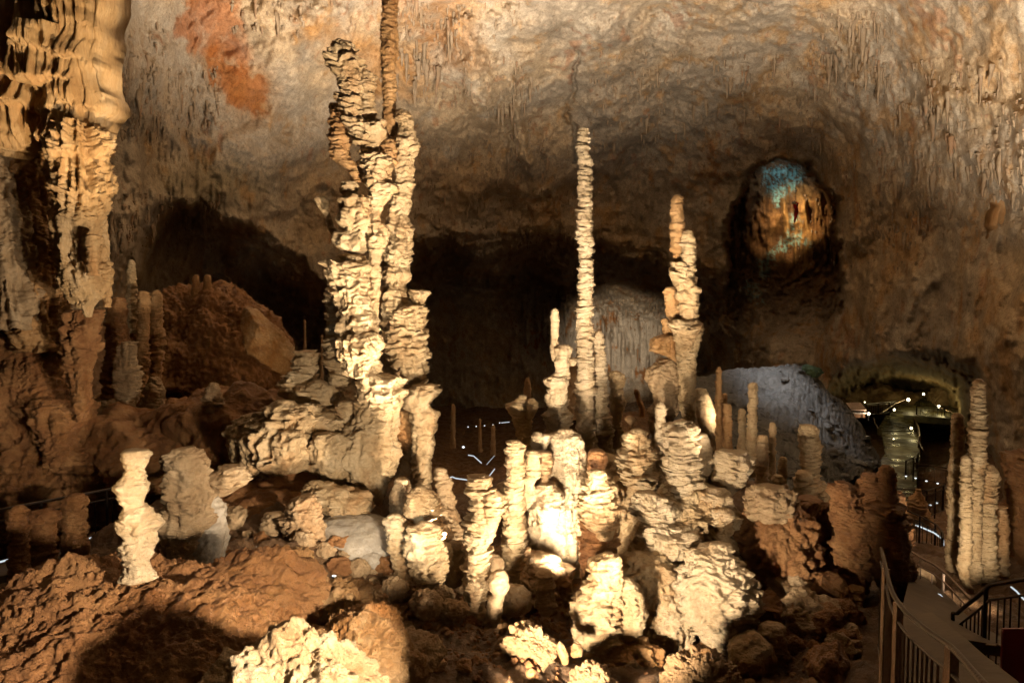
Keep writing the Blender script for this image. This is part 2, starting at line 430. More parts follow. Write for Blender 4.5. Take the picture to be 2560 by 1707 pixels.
def rock_mesh(c, rad, sub=5, seed=0.0, rough=0.18, freq=1.3, facets=0, rot=0.0, tilt=0.0, fine=0.02, strata=0.0, power=1.0):
    """a boulder: lumpy ellipsoid, optionally cut by facet planes; returns V, F"""
    V, F = ico(sub); V = V.copy(); rad = np.asarray(rad, float); sd = seed * 7.7
    if facets:
        rs = np.random.default_rng(int(seed * 97) + 3)
        for _ in range(facets):
            nrm = rs.normal(size=3); nrm /= np.linalg.norm(nrm); d = rs.uniform(0.55, 0.85)
            h = V @ nrm - d; V = V - np.where(h > 0, h * 0.92, 0)[:, None] * nrm
    nrm = V / np.linalg.norm(V, axis=1)[:, None]
    if power != 1.0:
        V = np.sign(V) * np.abs(V) ** power
    W = V * rad
    sc_ = float(np.mean(rad))
    f = freq / sc_
    D = rough * sc_ * fbm(W[:, 0] * f + sd, W[:, 1] * f, W[:, 2] * f - sd, 5, 0.52)
    if strata:
        zq = W[:, 2] / (0.10) + 1.2 * gn(W[:, 0] * 2, W[:, 1] * 2, W[:, 2] * 1.0 + sd)
        D = D + strata * (np.abs((zq % 1) - 0.5) * 2 - 0.5) * (0.5 + gn(W[:, 0] * 3, W[:, 1] * 3, np.floor(zq) * 3.3))
    D = D + fine * fbm(W[:, 0] * 9 + sd, W[:, 1] * 9, W[:, 2] * 9, 4, 0.6)
    D = D + 0.6 * fine * (ridge(W[:, 0] * 13, W[:, 1] * 13, W[:, 2] * 13 + sd, 3) - 0.5)
    W = W + nrm * D[:, None]
    cr, sr = math.cos(rot), math.sin(rot); ctl, stl = math.cos(tilt), math.sin(tilt)
    Ry = np.array([[ctl, 0, stl], [0, 1, 0], [-stl, 0, ctl]]); Rz = np.array([[cr, -sr, 0], [sr, cr, 0], [0, 0, 1]])
    W = W @ (Rz @ Ry).T
    return W + np.asarray(c), F

def rock(name, label, cat, mat, c, rad, group=None, **kw):
    V, F = rock_mesh(c, rad, seed=nseed(), **kw)
    return tag(mk(name, V, F, M[mat]), label, cat, group)
# ------------------------------------------------------------------ cave shell
def poly_mask(px, py, poly, soft):
    """signed soft inside-mask of a polygon in the survey directions"""
    poly = np.asarray(poly, float); inside = np.zeros(px.shape, bool); dist = np.full(px.shape, 1e9)
    n = len(poly)
    for i in range(n):
        x1, y1 = poly[i]; x2, y2 = poly[(i + 1) % n]
        cond = ((y1 > py) != (y2 > py)) & (px < (x2 - x1) * (py - y1) / (y2 - y1 + 1e-9) + x1)
        inside ^= cond
        t = np.clip(((px - x1) * (x2 - x1) + (py - y1) * (y2 - y1)) / ((x2 - x1) ** 2 + (y2 - y1) ** 2 + 1e-9), 0, 1)
        dist = np.minimum(dist, np.hypot(px - x1 - t * (x2 - x1), py - y1 - t * (y2 - y1)))
    sd = np.where(inside, dist, -dist)
    return sstep(-soft, soft, sd)

az = np.concatenate([np.linspace(-180, -48, 30, endpoint=False), np.linspace(-48, 48, 1080), np.linspace(48, 180, 30)[1:]])
el = np.concatenate([np.linspace(-89, -13, 18, endpoint=False), np.linspace(-13, 40, 620), np.linspace(40, 89, 14)[1:]])
AZ, EL = np.meshgrid(np.radians(az), np.radians(el))
DX, DY, DZ = np.sin(AZ) * np.cos(EL), np.cos(AZ) * np.cos(EL), np.sin(EL)
# directions as survey pixels (front half only)
cy_ = DY * CP - DZ * SP; cz_ = DY * SP + DZ * CP
front = cy_ > 0.25
U = np.where(front, FW / 2 + FOC * DX / np.maximum(cy_, 0.25), -9999.0)
Vv = np.where(front, FH / 2 - FOC * cz_ / np.maximum(cy_, 0.25), -9999.0)

azd = np.degrees(AZ)
Dw = np.interp(azd, [-180, -60, -42, -33, -24, -12, 0, 12, 24, 34, 45, 60, 180], [16, 18, 22, 30, 44, 52, 58, 64, 60, 44, 30, 22, 16])
hc = np.interp(azd, [-60, -30, 0, 30, 60], [17, 20, 22, 22, 18])
ce, se = np.maximum(np.cos(EL), 0.05), np.sin(EL)
rw = Dw / ce
rc = hc / np.maximum(se, 0.02); rf = 14.0 / np.maximum(-se, 0.02)
pw = 3.2
R = (rw ** -pw + rc ** -pw + rf ** -9.0 * (rf < 200)) ** (-1 / pw)
R = np.where(se < 0, (rw ** -6 + rf ** -6.0) ** (-1 / 6.0), (rw ** -pw + rc ** -pw) ** (-1 / pw))
X_, Y_, Z_ = DX * R, DY * R, DZ * R
# warp the survey directions a little so that edges are ragged
wu = 30 * fbm(X_ * 0.30, Y_ * 0.30, Z_ * 0.30, 5, 0.6); wv = 30 * fbm(X_ * 0.30 + 40, Y_ * 0.30, Z_ * 0.30, 5, 0.6)
UU, VV = U + wu, Vv + wv

k = 1.08844
arch = poly_mask(UU, VV, np.array([(262, 760), (300, 620), (345, 540), (400, 495), (455, 492), (500, 520), (560, 545), (620, 590), (700, 660), (770, 730), (860, 900), (200, 900)]) * k, 55)
cavern = poly_mask(UU, VV, np.array([(880, 900), (930, 640), (1010, 600), (1100, 615), (1220, 600), (1290, 610), (1420, 640), (1560, 660), (1650, 700), (1700, 860), (1500, 1100), (900, 1100)]) * k, 95)
shaft = poly_mask(UU, VV, np.array([(1672, 560), (1686, 470), (1708, 405), (1735, 378), (1790, 372), (1838, 378), (1880, 412), (1908, 462), (1922, 540), (1930, 620), (1915, 720), (1850, 790), (1740, 800), (1670, 720)]) * k, 10)
passage = poly_mask(UU, VV, np.array([(1940, 930), (1980, 880), (2060, 852), (2150, 845), (2215, 870), (2240, 1000), (2260, 1150), (1900, 1150), (1890, 960)]) * k, 62)
shaft = shaft * sstep(880, 640, VV)
R = R + 10 * arch + 30 * cavern + 15 * shaft + 27 * passage

# rock relief
X_, Y_, Z_ = DX * R, DY * R, DZ * R
big = fbm(X_ / 13, Y_ / 13, Z_ / 13, 3)
med = fbm(X_ / 4.2 + 7, Y_ / 4.2, Z_ / 4.2, 4)
strk = ridge(X_ / 1.3, Y_ / 1.3, Z_ / 6.0, 3)
patch = sstep(-0.15, 0.35, fbm(X_ / 7 - 30, Y_ / 7, Z_ / 9, 3))
fin = fbm(X_ / 0.9, Y_ / 0.9, Z_ / 1.3, 5, 0.6)
teeth = np.maximum(0, gn(X_ / 0.42, Y_ / 0.42, Z_ / 2.6) - 0.18) * 2
ribs = fbm(X_ / 0.8, Y_ / 0.8, Z_ / 9 + 3, 3)
crease = ridge(X_ / 4.5 + 11, Y_ / 4.5, Z_ / 3.6, 5)
scal = np.abs(gn(X_ / 1.3, Y_ / 1.3, Z_ / 1.1)) + 0.5 * np.abs(gn(X_ / 0.55, Y_ / 0.55, Z_ / 0.5))
disp = -3.2 * big - 1.25 * med - 0.30 * (strk - 0.5) * patch - 0.7 * (crease - 0.5) - 0.35 * (scal - 0.5) * (1.2 - patch) - 0.20 * fin * (0.5 + patch) - 0.42 * teeth * np.maximum(0, patch - 0.25) - shaft * (1.6 * ribs + 1.2 * med) - 0.3 * passage * ribs - 1.6 * sstep(720, 780, Vv) * sstep(980, 900, Vv) * sstep(1270, 1340, U) * sstep(1760, 1660, U) * (ribs + 1.2 * teeth)
# a few long cracks and hanging ridges traced from the photograph
def crack(pts, w, d):
    pts = np.array(pts, float) * k; m = np.full(UU.shape, 1e9)
    for (x1, y1), (x2, y2) in zip(pts[:-1], pts[1:]):
        t = np.clip(((UU - x1) * (x2 - x1) + (VV - y1) * (y2 - y1)) / ((x2 - x1) ** 2 + (y2 - y1) ** 2), 0, 1)
        m = np.minimum(m, np.hypot(UU - x1 - t * (x2 - x1), VV - y1 - t * (y2 - y1)))
    return d * np.exp(-(m / w) ** 2)
disp = disp + crack([(1318, 120), (1312, 250), (1330, 300), (1318, 380)], 5, 1.0)
disp = disp - crack([(1040, 40), (1075, 110), (1090, 180), (1100, 240)], 26, 1.6) - crack([(1170, 200), (1190, 300), (1200, 380)], 16, 1.1) - crack([(1880, 60), (1920, 120), (1960, 190)], 20, 1.1)
disp = disp - crack([(1280, 450), (1300, 560), (1290, 700)], 14, 0.9) - crack([(250, 480), (420, 470), (560, 520)], 20, 0.7) - crack([(2080, 250), (2200, 210), (2352, 280)], 24, 0.9)
fadeb = np.where(front, 1.0, 0.5)
R2 = np.maximum(R + disp * fadeb * np.minimum(1, R / 30), 6.0)
SX, SY, SZ = DX * R2, DY * R2, DZ * R2

# mineral colour of the rock
n_a = fbm(SX / 9, SY / 9, SZ / 9, 4); n_b = fbm(SX / 2.2, SY / 2.2, SZ / 3.5, 5, 0.6); n_c = fbm(SX / 0.7, SY / 0.7, SZ / 2.4, 4, 0.6)
grey = np.array((0.40, 0.335, 0.255)); tan_ = np.array((0.46, 0.35, 0.225)); warm = np.array((0.42, 0.26, 0.12)); rust = np.array((0.33, 0.105, 0.022)); dark = np.array((0.19, 0.155, 0.115))
def lerp(a, b, t): return a + (b - a) * t[..., None]
C = lerp(np.broadcast_to(grey, SX.shape + (3,)), tan_, sstep(-0.25, 0.35, n_a + 0.3 * n_b))
C = lerp(C, dark, 0.55 * sstep(0.05, 0.55, fbm(SX / 6 + 50, SY / 6, SZ / 6, 4) + 0.35 * n_c))
C = lerp(C, warm, 0.75 * sstep(0.12, 0.45, n_b * 0.7 + n_c * 0.45 + 0.25 * sstep(1000, 2300, U) - 0.1))
C = lerp(C, np.array((0.50, 0.44, 0.35)), 0.6 * sstep(0.25, 0.55, fbm(SX / 3 - 9, SY / 3, SZ / 3, 4)))
C = lerp(C, rust * 0.9, 0.40 * sstep(0.30, 0.5, gn(SX / 0.5, SY / 0.5, SZ / 1.5) * 0.6 + 0.5 * fbm(SX / 5 + 3, SY / 5, SZ / 5, 3)))
def blot(poly, soft, amp, sc_=0.5):
    return np.clip(poly_mask(U + 46 * n_b * amp + 26 * n_c * amp, Vv + 46 * fbm(SX / 2.2 + 9, SY / 2.2, SZ / 3, 4) * amp + 20 * n_c, np.array(poly, float) * k, soft), 0, 1)
o1 = blot([(362, 100), (410, 30), (470, -10), (540, -10), (560, 60), (575, 130), (570, 190), (530, 150), (470, 130), (400, 110)], 22, 1)
o2 = blot([(440, 120), (560, 130), (620, 200), (640, 260), (560, 250), (480, 180)], 40, 1.2)
o3 = blot([(700, 60), (780, 50), (880, 90), (960, 120), (980, 200), (860, 210), (760, 160)], 50, 1.2)
o4 = blot([(860, -10), (1080, -10), (1110, 160), (1000, 150), (940, 60)], 50, 1.2)
C = lerp(C, np.array((0.43, 0.22, 0.07)), 0.9 * np.clip(np.maximum(o2, o3) * (0.75 + 0.6 * n_b), 0, 1)); C = lerp(C, np.array((0.40, 0.20, 0.075)), 0.75 * np.clip(o4 * (0.7 + 0.8 * n_b), 0, 1))
C = lerp(C, rust * 1.1, sstep(0.15, 0.85, o1 * 0.8 + 0.5 * n_c * (o1 > 0.02) + 0.4 * n_b * (o1 > 0.02)) * 0.7)
C = lerp(C, rust, 0.7 * sstep(0.3, 0.6, o2 * 0.7 + 0.5 * n_b * o2 + 0.3 * n_c * o2) * sstep(-0.1, 0.1, n_b))
g1 = blot([(380, 400), (560, 380), (600, 440), (500, 480), (400, 460)], 60, 1)
C = lerp(C, np.array((0.26, 0.24, 0.13)), 0.35 * g1)
# shaft walls: brown rock, blue-green algae where the daylight falls
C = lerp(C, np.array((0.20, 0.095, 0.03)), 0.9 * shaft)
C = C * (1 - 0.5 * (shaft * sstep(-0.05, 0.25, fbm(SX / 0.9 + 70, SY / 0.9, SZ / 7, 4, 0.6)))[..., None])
C = lerp(C, np.array((0.42, 0.25, 0.09)), shaft * 0.9 * sstep(-0.1, 0.3, ribs + 0.4 * n_c) * blot([(1780, 430), (1850, 420), (1900, 480), (1915, 590), (1850, 620), (1790, 560)], 50, 0.6))  # orange patch paints the lit right side of the shaft into the colour
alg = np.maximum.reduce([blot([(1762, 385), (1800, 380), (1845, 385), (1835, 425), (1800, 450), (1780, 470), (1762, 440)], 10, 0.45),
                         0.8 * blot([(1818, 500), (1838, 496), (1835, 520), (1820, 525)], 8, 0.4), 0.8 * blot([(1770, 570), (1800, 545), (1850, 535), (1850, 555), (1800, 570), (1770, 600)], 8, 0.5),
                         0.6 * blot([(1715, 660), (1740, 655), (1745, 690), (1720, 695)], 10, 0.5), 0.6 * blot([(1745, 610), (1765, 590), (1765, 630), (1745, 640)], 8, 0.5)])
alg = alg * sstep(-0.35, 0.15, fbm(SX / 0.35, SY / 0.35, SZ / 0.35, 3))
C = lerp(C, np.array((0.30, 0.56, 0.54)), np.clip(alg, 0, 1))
far = blot([(1185, 760), (1300, 720), (1420, 700), (1520, 720), (1530, 880), (1400, 900), (1190, 850)], 30, 0.6)
C = lerp(C, lerp(np.broadcast_to(np.array((0.56, 0.50, 0.42)), C.shape), np.array((0.40, 0.2, 0.08)), sstep(0.15, 0.4, n_b)), far)
C = lerp(C, np.array((0.30, 0.22, 0.09)), 0.6 * passage)
C = np.clip(C * (1 + 0.20 * fin[..., None]), 0.01, 0.8)

m, nt, b = newmat("cave_limestone")
at = nd(nt, "ShaderNodeVertexColor"); at.layer_name = "stain"
v1 = mapping(nt, 1, 1, 0.85); v2 = mapping(nt, 1, 1, 0.4)
f3 = ramp(nt, noise(nt, v1, 5.5, 6, 0.75), [(0.36, (0.42, 0.37, 0.31)), (0.47, (0.85, 0.82, 0.78)), (0.62, (1.15, 1.13, 1.10))])
c1 = mixc(nt, 0.6, at.outputs[0], f3, 'MULTIPLY')
f5 = ramp(nt, noise(nt, v1, 17.0, 3, 0.7), [(0.36, (0.55, 0.48, 0.40)), (0.5, (1, 1, 1)), (0.66, (1.2, 1.2, 1.2))])
c1 = mixc(nt, 0.55, c1, f5, 'MULTIPLY')
f4 = ramp(nt, noise(nt, v2, 3.2, 4, 0.6, 0.3), [(0.60, (0, 0, 0)), (0.72, (0.4, 0.4, 0.4))])
c1 = mixc(nt, f4, c1, mixc(nt, 1.0, c1, (0.85, 0.52, 0.28), 'MULTIPLY'))
nt.links.new(c1, b.inputs["Base Color"]); b.inputs["Roughness"].default_value = 0.85; b.inputs["Specular IOR Level"].default_value = 0.2
bump(nt, b, [(noise(nt, v1, 1.2, 7, 0.75), 0.45, 0.4), (noise(nt, v1, 9.0, 5, 0.75), 0.7, 0.14)])
M['cave'] = m

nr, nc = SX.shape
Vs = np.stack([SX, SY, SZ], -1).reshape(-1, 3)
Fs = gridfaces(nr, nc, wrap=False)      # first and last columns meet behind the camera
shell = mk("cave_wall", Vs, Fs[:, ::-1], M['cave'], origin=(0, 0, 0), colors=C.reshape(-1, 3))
tag(shell, "vaulted limestone cave ceiling and walls", None, None, "structure")

def shell_pt(u, v):
    """point of the cave wall seen at photo pixel u, v"""
    d = P(u, v, 1.0); a = math.degrees(math.atan2(d[0], d[1])); e = math.degrees(math.atan2(d[2], math.hypot(d[0], d[1])))
    i = int(np.clip(np.searchsorted(el, e), 0, len(el) - 1)); j = int(np.clip(np.searchsorted(az, a), 0, len(az) - 1))
    return np.array((SX[i, j], SY[i, j], SZ[i, j]))

# ------------------------------------------------------------------ hanging stalactites on the ceiling
def tooth(seed, n=9):
    rs = np.random.default_rng(seed); m = 12
    t = np.linspace(0, 1, m); r = 0.13 * (1 - t) ** rs.uniform(0.5, 0.9) + 0.012
    r = r * (1 + 0.18 * rs.normal(size=m)); r[-1] = 0.004
    th = np.arange(n) * 2 * math.pi / n
    px = np.cumsum(rs.normal(0, 0.012, m)); py = np.cumsum(rs.normal(0, 0.012, m))
    w = 1 + 0.3 * rs.normal(size=(1, n)) * 0.6
    V = np.stack([px[:, None] + r[:, None] * np.cos(th) * w, py[:, None] + r[:, None] * np.sin(th) * w, np.repeat(-t[:, None], n, 1)], -1)
    return V.reshape(-1, 3), gridfaces(m, n)
teeth_src = [tooth(s) for s in range(8)]
protos = []
rsq = np.random.default_rng(5)
def clustered(num, regions):
    out = []
    tot = sum(r[4] for r in regions)
    for (u0, v0, u1, v1, w, lo, hi) in regions:
        for _ in range(int(num * w / tot)):
            out.append((rsq.uniform(u0, u1), rsq.uniform(v0, v1), rsq.uniform(lo, hi)))
    return out
regions = [(300, 200, 520, 300, 2, 0.5, 1.4), (230, 90, 380, 160, 1, 0.5, 1.3), (980, 40, 1150, 220, 2, 0.8, 2.2), (1000, 380, 1400, 620, 3, 0.4, 1.2),
           (1240, 180, 1330, 420, 1.2, 0.8, 1.8), (1500, 150, 2050, 380, 4, 0.4, 1.6), (2050, 60, 2200, 220, 2, 0.9, 2.2), (2200, 180, 2556, 560, 4, 0.7, 2.0),
           (1300, 600, 1480, 760, 1.5, 0.5, 1.5), (1300, 755, 1660, 800, 2.5, 0.6, 1.5), (280, 520, 520, 580, 1.2, 0.5, 1.3), (600, 0, 1280, 60, 1, 0.5, 1.4), (2020, 400, 2300, 640, 2, 0.4, 1.2)]
cnt = 0
for (u, v, L) in clustered(290, regions):
    p = shell_pt(u, v)
    if cnt < 8:
        Vt, Ft = teeth_src[cnt]
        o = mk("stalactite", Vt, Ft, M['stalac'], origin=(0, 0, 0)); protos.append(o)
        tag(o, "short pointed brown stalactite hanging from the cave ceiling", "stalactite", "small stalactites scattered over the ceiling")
    else:
        o = protos[cnt % 8].copy(); COL.objects.link(o)
    wd = rsq.uniform(0.5, 1.1) * (0.5 + 0.5 * L)
    o.location = p + np.array((0, -0.15, 0.25)); o.scale = (wd, wd, L); o.rotation_euler = (0, 0, rsq.uniform(0, 6.28))
    cnt += 1
Va = []; Fa = []; n0 = 0
for (u, v, L) in clustered(2600, [(r[0] - 30, r[1] - 30, r[2] + 30, r[3] + 40, r[4], 0.15, 0.55) for r in regions]):
    p = shell_pt(u, v); Vt, Ft = teeth_src[rsq.integers(8)]
    w = rsq.uniform(0.3, 0.8)
    Va.append(Vt * np.array((w, w, L)) + p + np.array((0, -0.08, 0.1))); Fa.append(Ft + n0); n0 += len(Vt)
tag(mk("stalactite_fringe", np.concatenate(Va), np.concatenate(Fa), M['stalac'], origin=(0, 40, 10)), "fringe of tiny soda straw stalactites on the ceiling", "stalactites", None, "stuff")

# ------------------------------------------------------------------ ground
gpts = []
def G(u, v, Y): gpts.append(P(u, v, Y))
for a in [(1150, 1650, 6.6), (1280, 1590, 7.6), (900, 1510, 8.2), (760, 1360, 9), (1000, 1570, 8.3), (1180, 1570, 8.6), (1500, 1690, 7.6), (1450, 1660, 8.4), (1500, 1520, 10), (1600, 1640, 9), (1750, 1730, 7.6), (1780, 1660, 8.8), (1900, 1640, 8.4), (2010, 1480, 9),
          (1400, 1180, 13.6), (1560, 1200, 14), (1740, 1190, 14), (1900, 1240, 14), (2000, 1330, 12), (720, 1180, 11.2), (560, 1240, 11.2), (430, 1400, 8), (500, 1420, 7.4), (300, 1480, 7.2), (100, 1640, 6.2),
          (100, 1500, 9), (0, 1420, 12), (250, 1150, 16), (450, 1050, 18), (600, 1000, 21), (150, 1100, 18), (640, 930, 25), (1150, 1420, 19), (1120, 1360, 25), (1250, 1340, 25), (1060, 1380, 22), (1150, 1290, 31), (1300, 1210, 36), (1150, 1210, 44), (1500, 1030, 42), (1650, 1040, 44),
          (2100, 1350, 20), (2250, 1370, 16), (2300, 1440, 11), (2350, 1575, 8.2), (2200, 1680, 6.6), (2500, 1575, 8.5), (2540, 1420, 12), (2450, 1290, 22), (2300, 1320, 28), (2400, 1210, 40), (2500, 1140, 44), (2100, 1250, 36), (1800, 1120, 40), (2250, 1150, 50), (2350, 1120, 52), (2250, 1240, 40), (2200, 1290, 34), (2320, 1220, 44)]: G(*a)
gpts += [np.array(q, float) for q in [(-1.5, 3, -2.2), (1.5, 3, -2.6), (0, 1, -2.2), (0, -3, -1.9), (4, 2, -2.4), (-4, 2, -2.4), (-14, 10, -2), (14, 10, -2.5), (8, 0, -2), (-8, 0, -2), (0, 56, -13), (20, 56, -11.5), (0, 90, -13), (-10, 75, -12), (34, 62, -11.5), (40, 58, -11.5), (-20, 45, -3), (28, 40, -7), (-22, 28, 0.5)]]
gpts = np.array(gpts)
def ground_z(x, y):
    x = np.asarray(x, float); y = np.asarray(y, float)
    num = 0; den = 0
    for (gx, gy, gz) in gpts:
        w = 1.0 / (((x - gx) ** 2 + (y - gy) ** 2) / (0.6 + 0.06 * max(gy, 0)) ** 2 + 0.25) ** 1.7
        num = num + w * gz; den = den + w
    return num / den
def ground_n(x, y, z):
    return 0.22 * fbm(x / 1.7, y / 1.7, z * 0 + 3, 5, 0.55) + 0.10 * ridge(x * 2.2, y * 2.2, z * 0 + 9, 3) - 0.05 + 0.4 * fbm(x / 7, y / 7, z * 0, 3) * np.minimum(1, np.maximum(y - 14, 0) / 10) + 0.03 * fbm(x * 6, y * 6, z * 0 + 5, 3)
gy_ = np.concatenate([np.linspace(-14, 2, 20, endpoint=False), 2 * (104 / 2.0) ** np.linspace(0, 1, 640)])
s_ = np.concatenate([np.linspace(-3.0, -0.86, 30, endpoint=False), np.linspace(-0.86, 0.86, 640), np.linspace(0.86, 3.0, 31)[1:]])
GY, GS = np.meshgrid(gy_, s_, indexing='ij')
GX = GS * np.maximum(GY, 5.0)
GZ = ground_z(GX, GY)
GZ = GZ + ground_n(GX, GY, GZ)
fl_ = mk("cave_floor", np.stack([GX, GY, GZ], -1).reshape(-1, 3), gridfaces(len(gy_), len(s_), wrap=False), M['floor'], origin=(0, 0, 0))
tag(fl_, "uneven brown clay cave floor", None, None, "structure")
def on_ground(x, y):
    z = ground_z(x, y); return float(z + ground_n(np.float64(x), np.float64(y), np.float64(z)))
def ground_hit(u, v, y0=2.0, y1=66.0):
    """where the sight line through u, v meets the cave floor"""
    ys = np.concatenate([np.arange(y0, 16, 0.1), np.arange(16, y1, 0.4)])
    d = P(u, v, 1.0); z = ground_z(d[0] * ys, ys); h = z - d[2] * ys
    i = np.argmax(h > 0)
    return np.array((d[0] * ys[i], ys[i], z[i])) if h[i] > 0 else None
# ------------------------------------------------------------------ formations
PL = dict(plate=0.06, pa=0.30, lump=0.10)                 # stack of thin plates
FN = dict(plate=0.22, pa=0.28, fl=0.10, lump=0.16)         # fans and capitals
LP = dict(plate=0.14, pa=0.16, fl=0.05, lump=0.26)         # lumpy masses
SM = dict(plate=0.3, pa=0.06, fl=0.08, lump=0.2)           # smooth flowstone

K0X = (0, 0, 1.0)
# the giant column in the middle of the photograph
Yg = 11.6
stal("stalagmite", "giant pale stalagmite tower of stacked fans and ledges, the tallest and broadest left of centre", "stalagmite", 'cream', [
 ("spire", [(198,245,310),(225,238,338),(238,232,345),(248,220,346),(262,226,340),(280,238,345),(300,240,360),(330,252,366),(365,266,370),(372,270,365),(420,272,368),(470,276,360),(500,285,362),(530,288,365),(560,300,380),(620,320,400),(660,340,410)], K2, Yg-.1, dict(plate=0.10, pa=0.42, lump=0.16)),
 ("spire", [(332,374,415),(345,368,432),(380,366,432),(430,368,430),(480,362,428),(492,370,424),(500,374,436),(545,378,440),(575,385,440),(620,395,430)], K2, Yg+.05, dict(plate=0.10, pa=0.26, lump=0.10)),
 ("side_lobe", [(484,228,298),(500,224,305),(555,232,300),(565,240,318),(610,234,318),(625,228,318),(660,236,315),(690,228,312),(715,234,320),(738,255,345),(760,290,362),(775,310,375),(800,322,378),(835,330,384)], K2, Yg+.15, dict(plate=0.11, pa=0.26, lump=0.16, mat='orange')),
 ("trunk", [(556,433,487),(570,356,479),(590,351,482),(625,361,464),(650,369,451),(700,366,450),(716,372,493),(735,375,512),(775,384,505),(800,391,494),(835,389,489),(845,394,518),(870,406,521),(895,409,509),(930,413,476),(980,416,455),(1010,408,466),(1030,402,487),(1055,399,496),(1100,405,495),(1125,407,476),(1180,408,455),(1250,406,457),(1300,412,459),(1400,402,449),(1500,398,447),(1600,394,447)], K2, Yg, dict(sub=0.8, plate=0.17, pa=0.27, fl=0.24, lump=0.14)),
 ("ledge", [(836,286,345),(848,274,352),(872,272,350),(886,285,335),(895,292,328)], K2, Yg-.2, dict(sub=0.45, plate=0.07, pa=0.22, lump=0.1)),
 ("ledge", [(904,166,222),(914,156,232),(938,172,232),(962,186,230),(990,206,236),(1020,212,246),(1050,222,262),(1080,240,280)], K2, Yg+.1, dict(sub=0.45, plate=0.2, pa=0.12, fl=0.30, lump=0.2)),
 ("fan", [(902,290,404),(912,276,416),(940,280,418),(960,276,420),(990,262,424),(1020,262,418),(1040,275,405),(1065,288,395),(1076,256,386),(1090,250,388),(1125,252,390),(1140,262,392),(1150,290,395)], K2, Yg-.25, dict(sub=0.45, plate=0.2, pa=0.13, fl=0.45, lump=0.18)),
 ("fan", [(1176,270,385),(1186,255,400),(1200,216,410),(1214,212,414),(1240,224,414),(1262,228,412),(1300,240,414),(1312,250,414),(1340,240,412),(1370,250,412),(1400,262,415),(1420,252,420),(1450,262,432),(1500,272,440),(1530,282,445),(1600,290,450)], K2, Yg-.2, dict(sub=0.45, plate=0.2, pa=0.19, fl=0.45, lump=0.16)),
 ("side_lobe", [(1325,222,270),(1345,214,280),(1400,216,280),(1450,222,285),(1500,212,290),(1560,206,290),(1660,215,300),(1760,230,310)], K2, Yg+.35, dict(plate=0.075, pa=0.4, lump=0.14)),
 ("trunk", [(-15,396,568),(30,388,575),(70,384,576),(100,394,560),(140,400,570),(160,410,580),(172,480,672),(186,474,682),(200,468,670),(225,474,665),(238,478,694),(262,470,672),(290,460,662),(330,462,652),(360,462,645),(380,440,648),(420,400,642),(450,394,640),(500,392,650),(560,400,645),(600,408,626),(660,414,612),(690,430,600),(730,490,585),(760,520,570)], K6, Yg-.35, dict(sub=0.4, plate=0.2, pa=0.13, fl=0.45, lump=0.16)),
 ("ledge", [(290,372,455),(305,362,465),(330,366,468),(345,380,470),(380,390,470)], K6, Yg-.2, dict(sub=0.45, plate=0.14, pa=0.16, fl=0.15, lump=0.2)),
 # rear column
 ("rear_column", [(505,532,575),(515,528,592),(545,532,602),(575,540,608),(600,544,612),(635,530,618),(660,528,622),(690,532,618),(705,526,606),(775,526,612),(800,534,604),(840,528,602),(880,518,598),(900,506,590),(960,496,580),(1000,490,588),(1045,492,606),(1075,498,598),(1110,488,590),(1138,478,590),(1150,468,592),(1185,474,588),(1220,490,576),(1235,462,578),(1255,458,592),(1290,472,572),(1310,460,572),(1345,458,580),(1420,466,600),(1500,470,640),(1600,480,655)], K2, Yg+.75, dict(sub=0.8, plate=0.2, pa=0.23, fl=0.27, lump=0.16)),
 ("side_lobe", [(640,462,520),(660,456,526),(700,460,528),(760,470,528)], K2, Yg+.6, dict(plate=0.09, pa=0.26, fl=0.05, mat='orange')),
 ("side_lobe", [(1333,592,664),(1345,588,670),(1368,596,664),(1385,610,656),(1400,520,668),(1425,500,666),(1470,492,656),(1568,500,655),(1640,520,650)], K2, Yg+.7, dict(plate=0.14, pa=0.28, fl=0.12, lump=0.16)),
 ("rear_column", [(-10,600,770),(30,594,772),(60,598,782),(85,605,770),(120,630,770),(170,645,768),(225,660,768),(260,670,770)], K6, Yg+.7, dict(sub=0.8, plate=0.14, pa=0.23, fl=0.30, lump=0.14)),
 ("fan", [(222,700,830),(230,690,850),(250,674,838),(270,664,812),(300,668,800),(318,680,806),(326,720,840),(345,716,834),(375,714,822),(420,712,810),(455,716,806),(466,720,814),(490,716,812),(560,716,802),(620,712,802),(660,710,800),(720,705,805)], K6, Yg+.2, dict(sub=0.45, plate=0.15, pa=0.19, fl=0.27, lump=0.12)),
 ("side_lobe", [(330,640,705),(400,632,716),(480,640,724),(560,638,722),(640,640,722),(720,630,720)], K6, Yg+.45, dict(plate=0.2, pa=0.2, fl=0.15, mat='orange')),
])
stal("stalagmite", "slender ringed orange column rising out of the picture top behind the giant tower", "column", 'orange', [
 (None, [(-700,482,540),(-300,476,536),(-60,474,538),(0,472,538),(100,466,535),(200,463,536),(300,467,530),(400,470,530),(490,470,524),(530,468,528),(570,476,534),(640,486,534),(700,490,530)], K2, 12.5, dict(plate=0.11, pa=0.16, lump=0.06))])

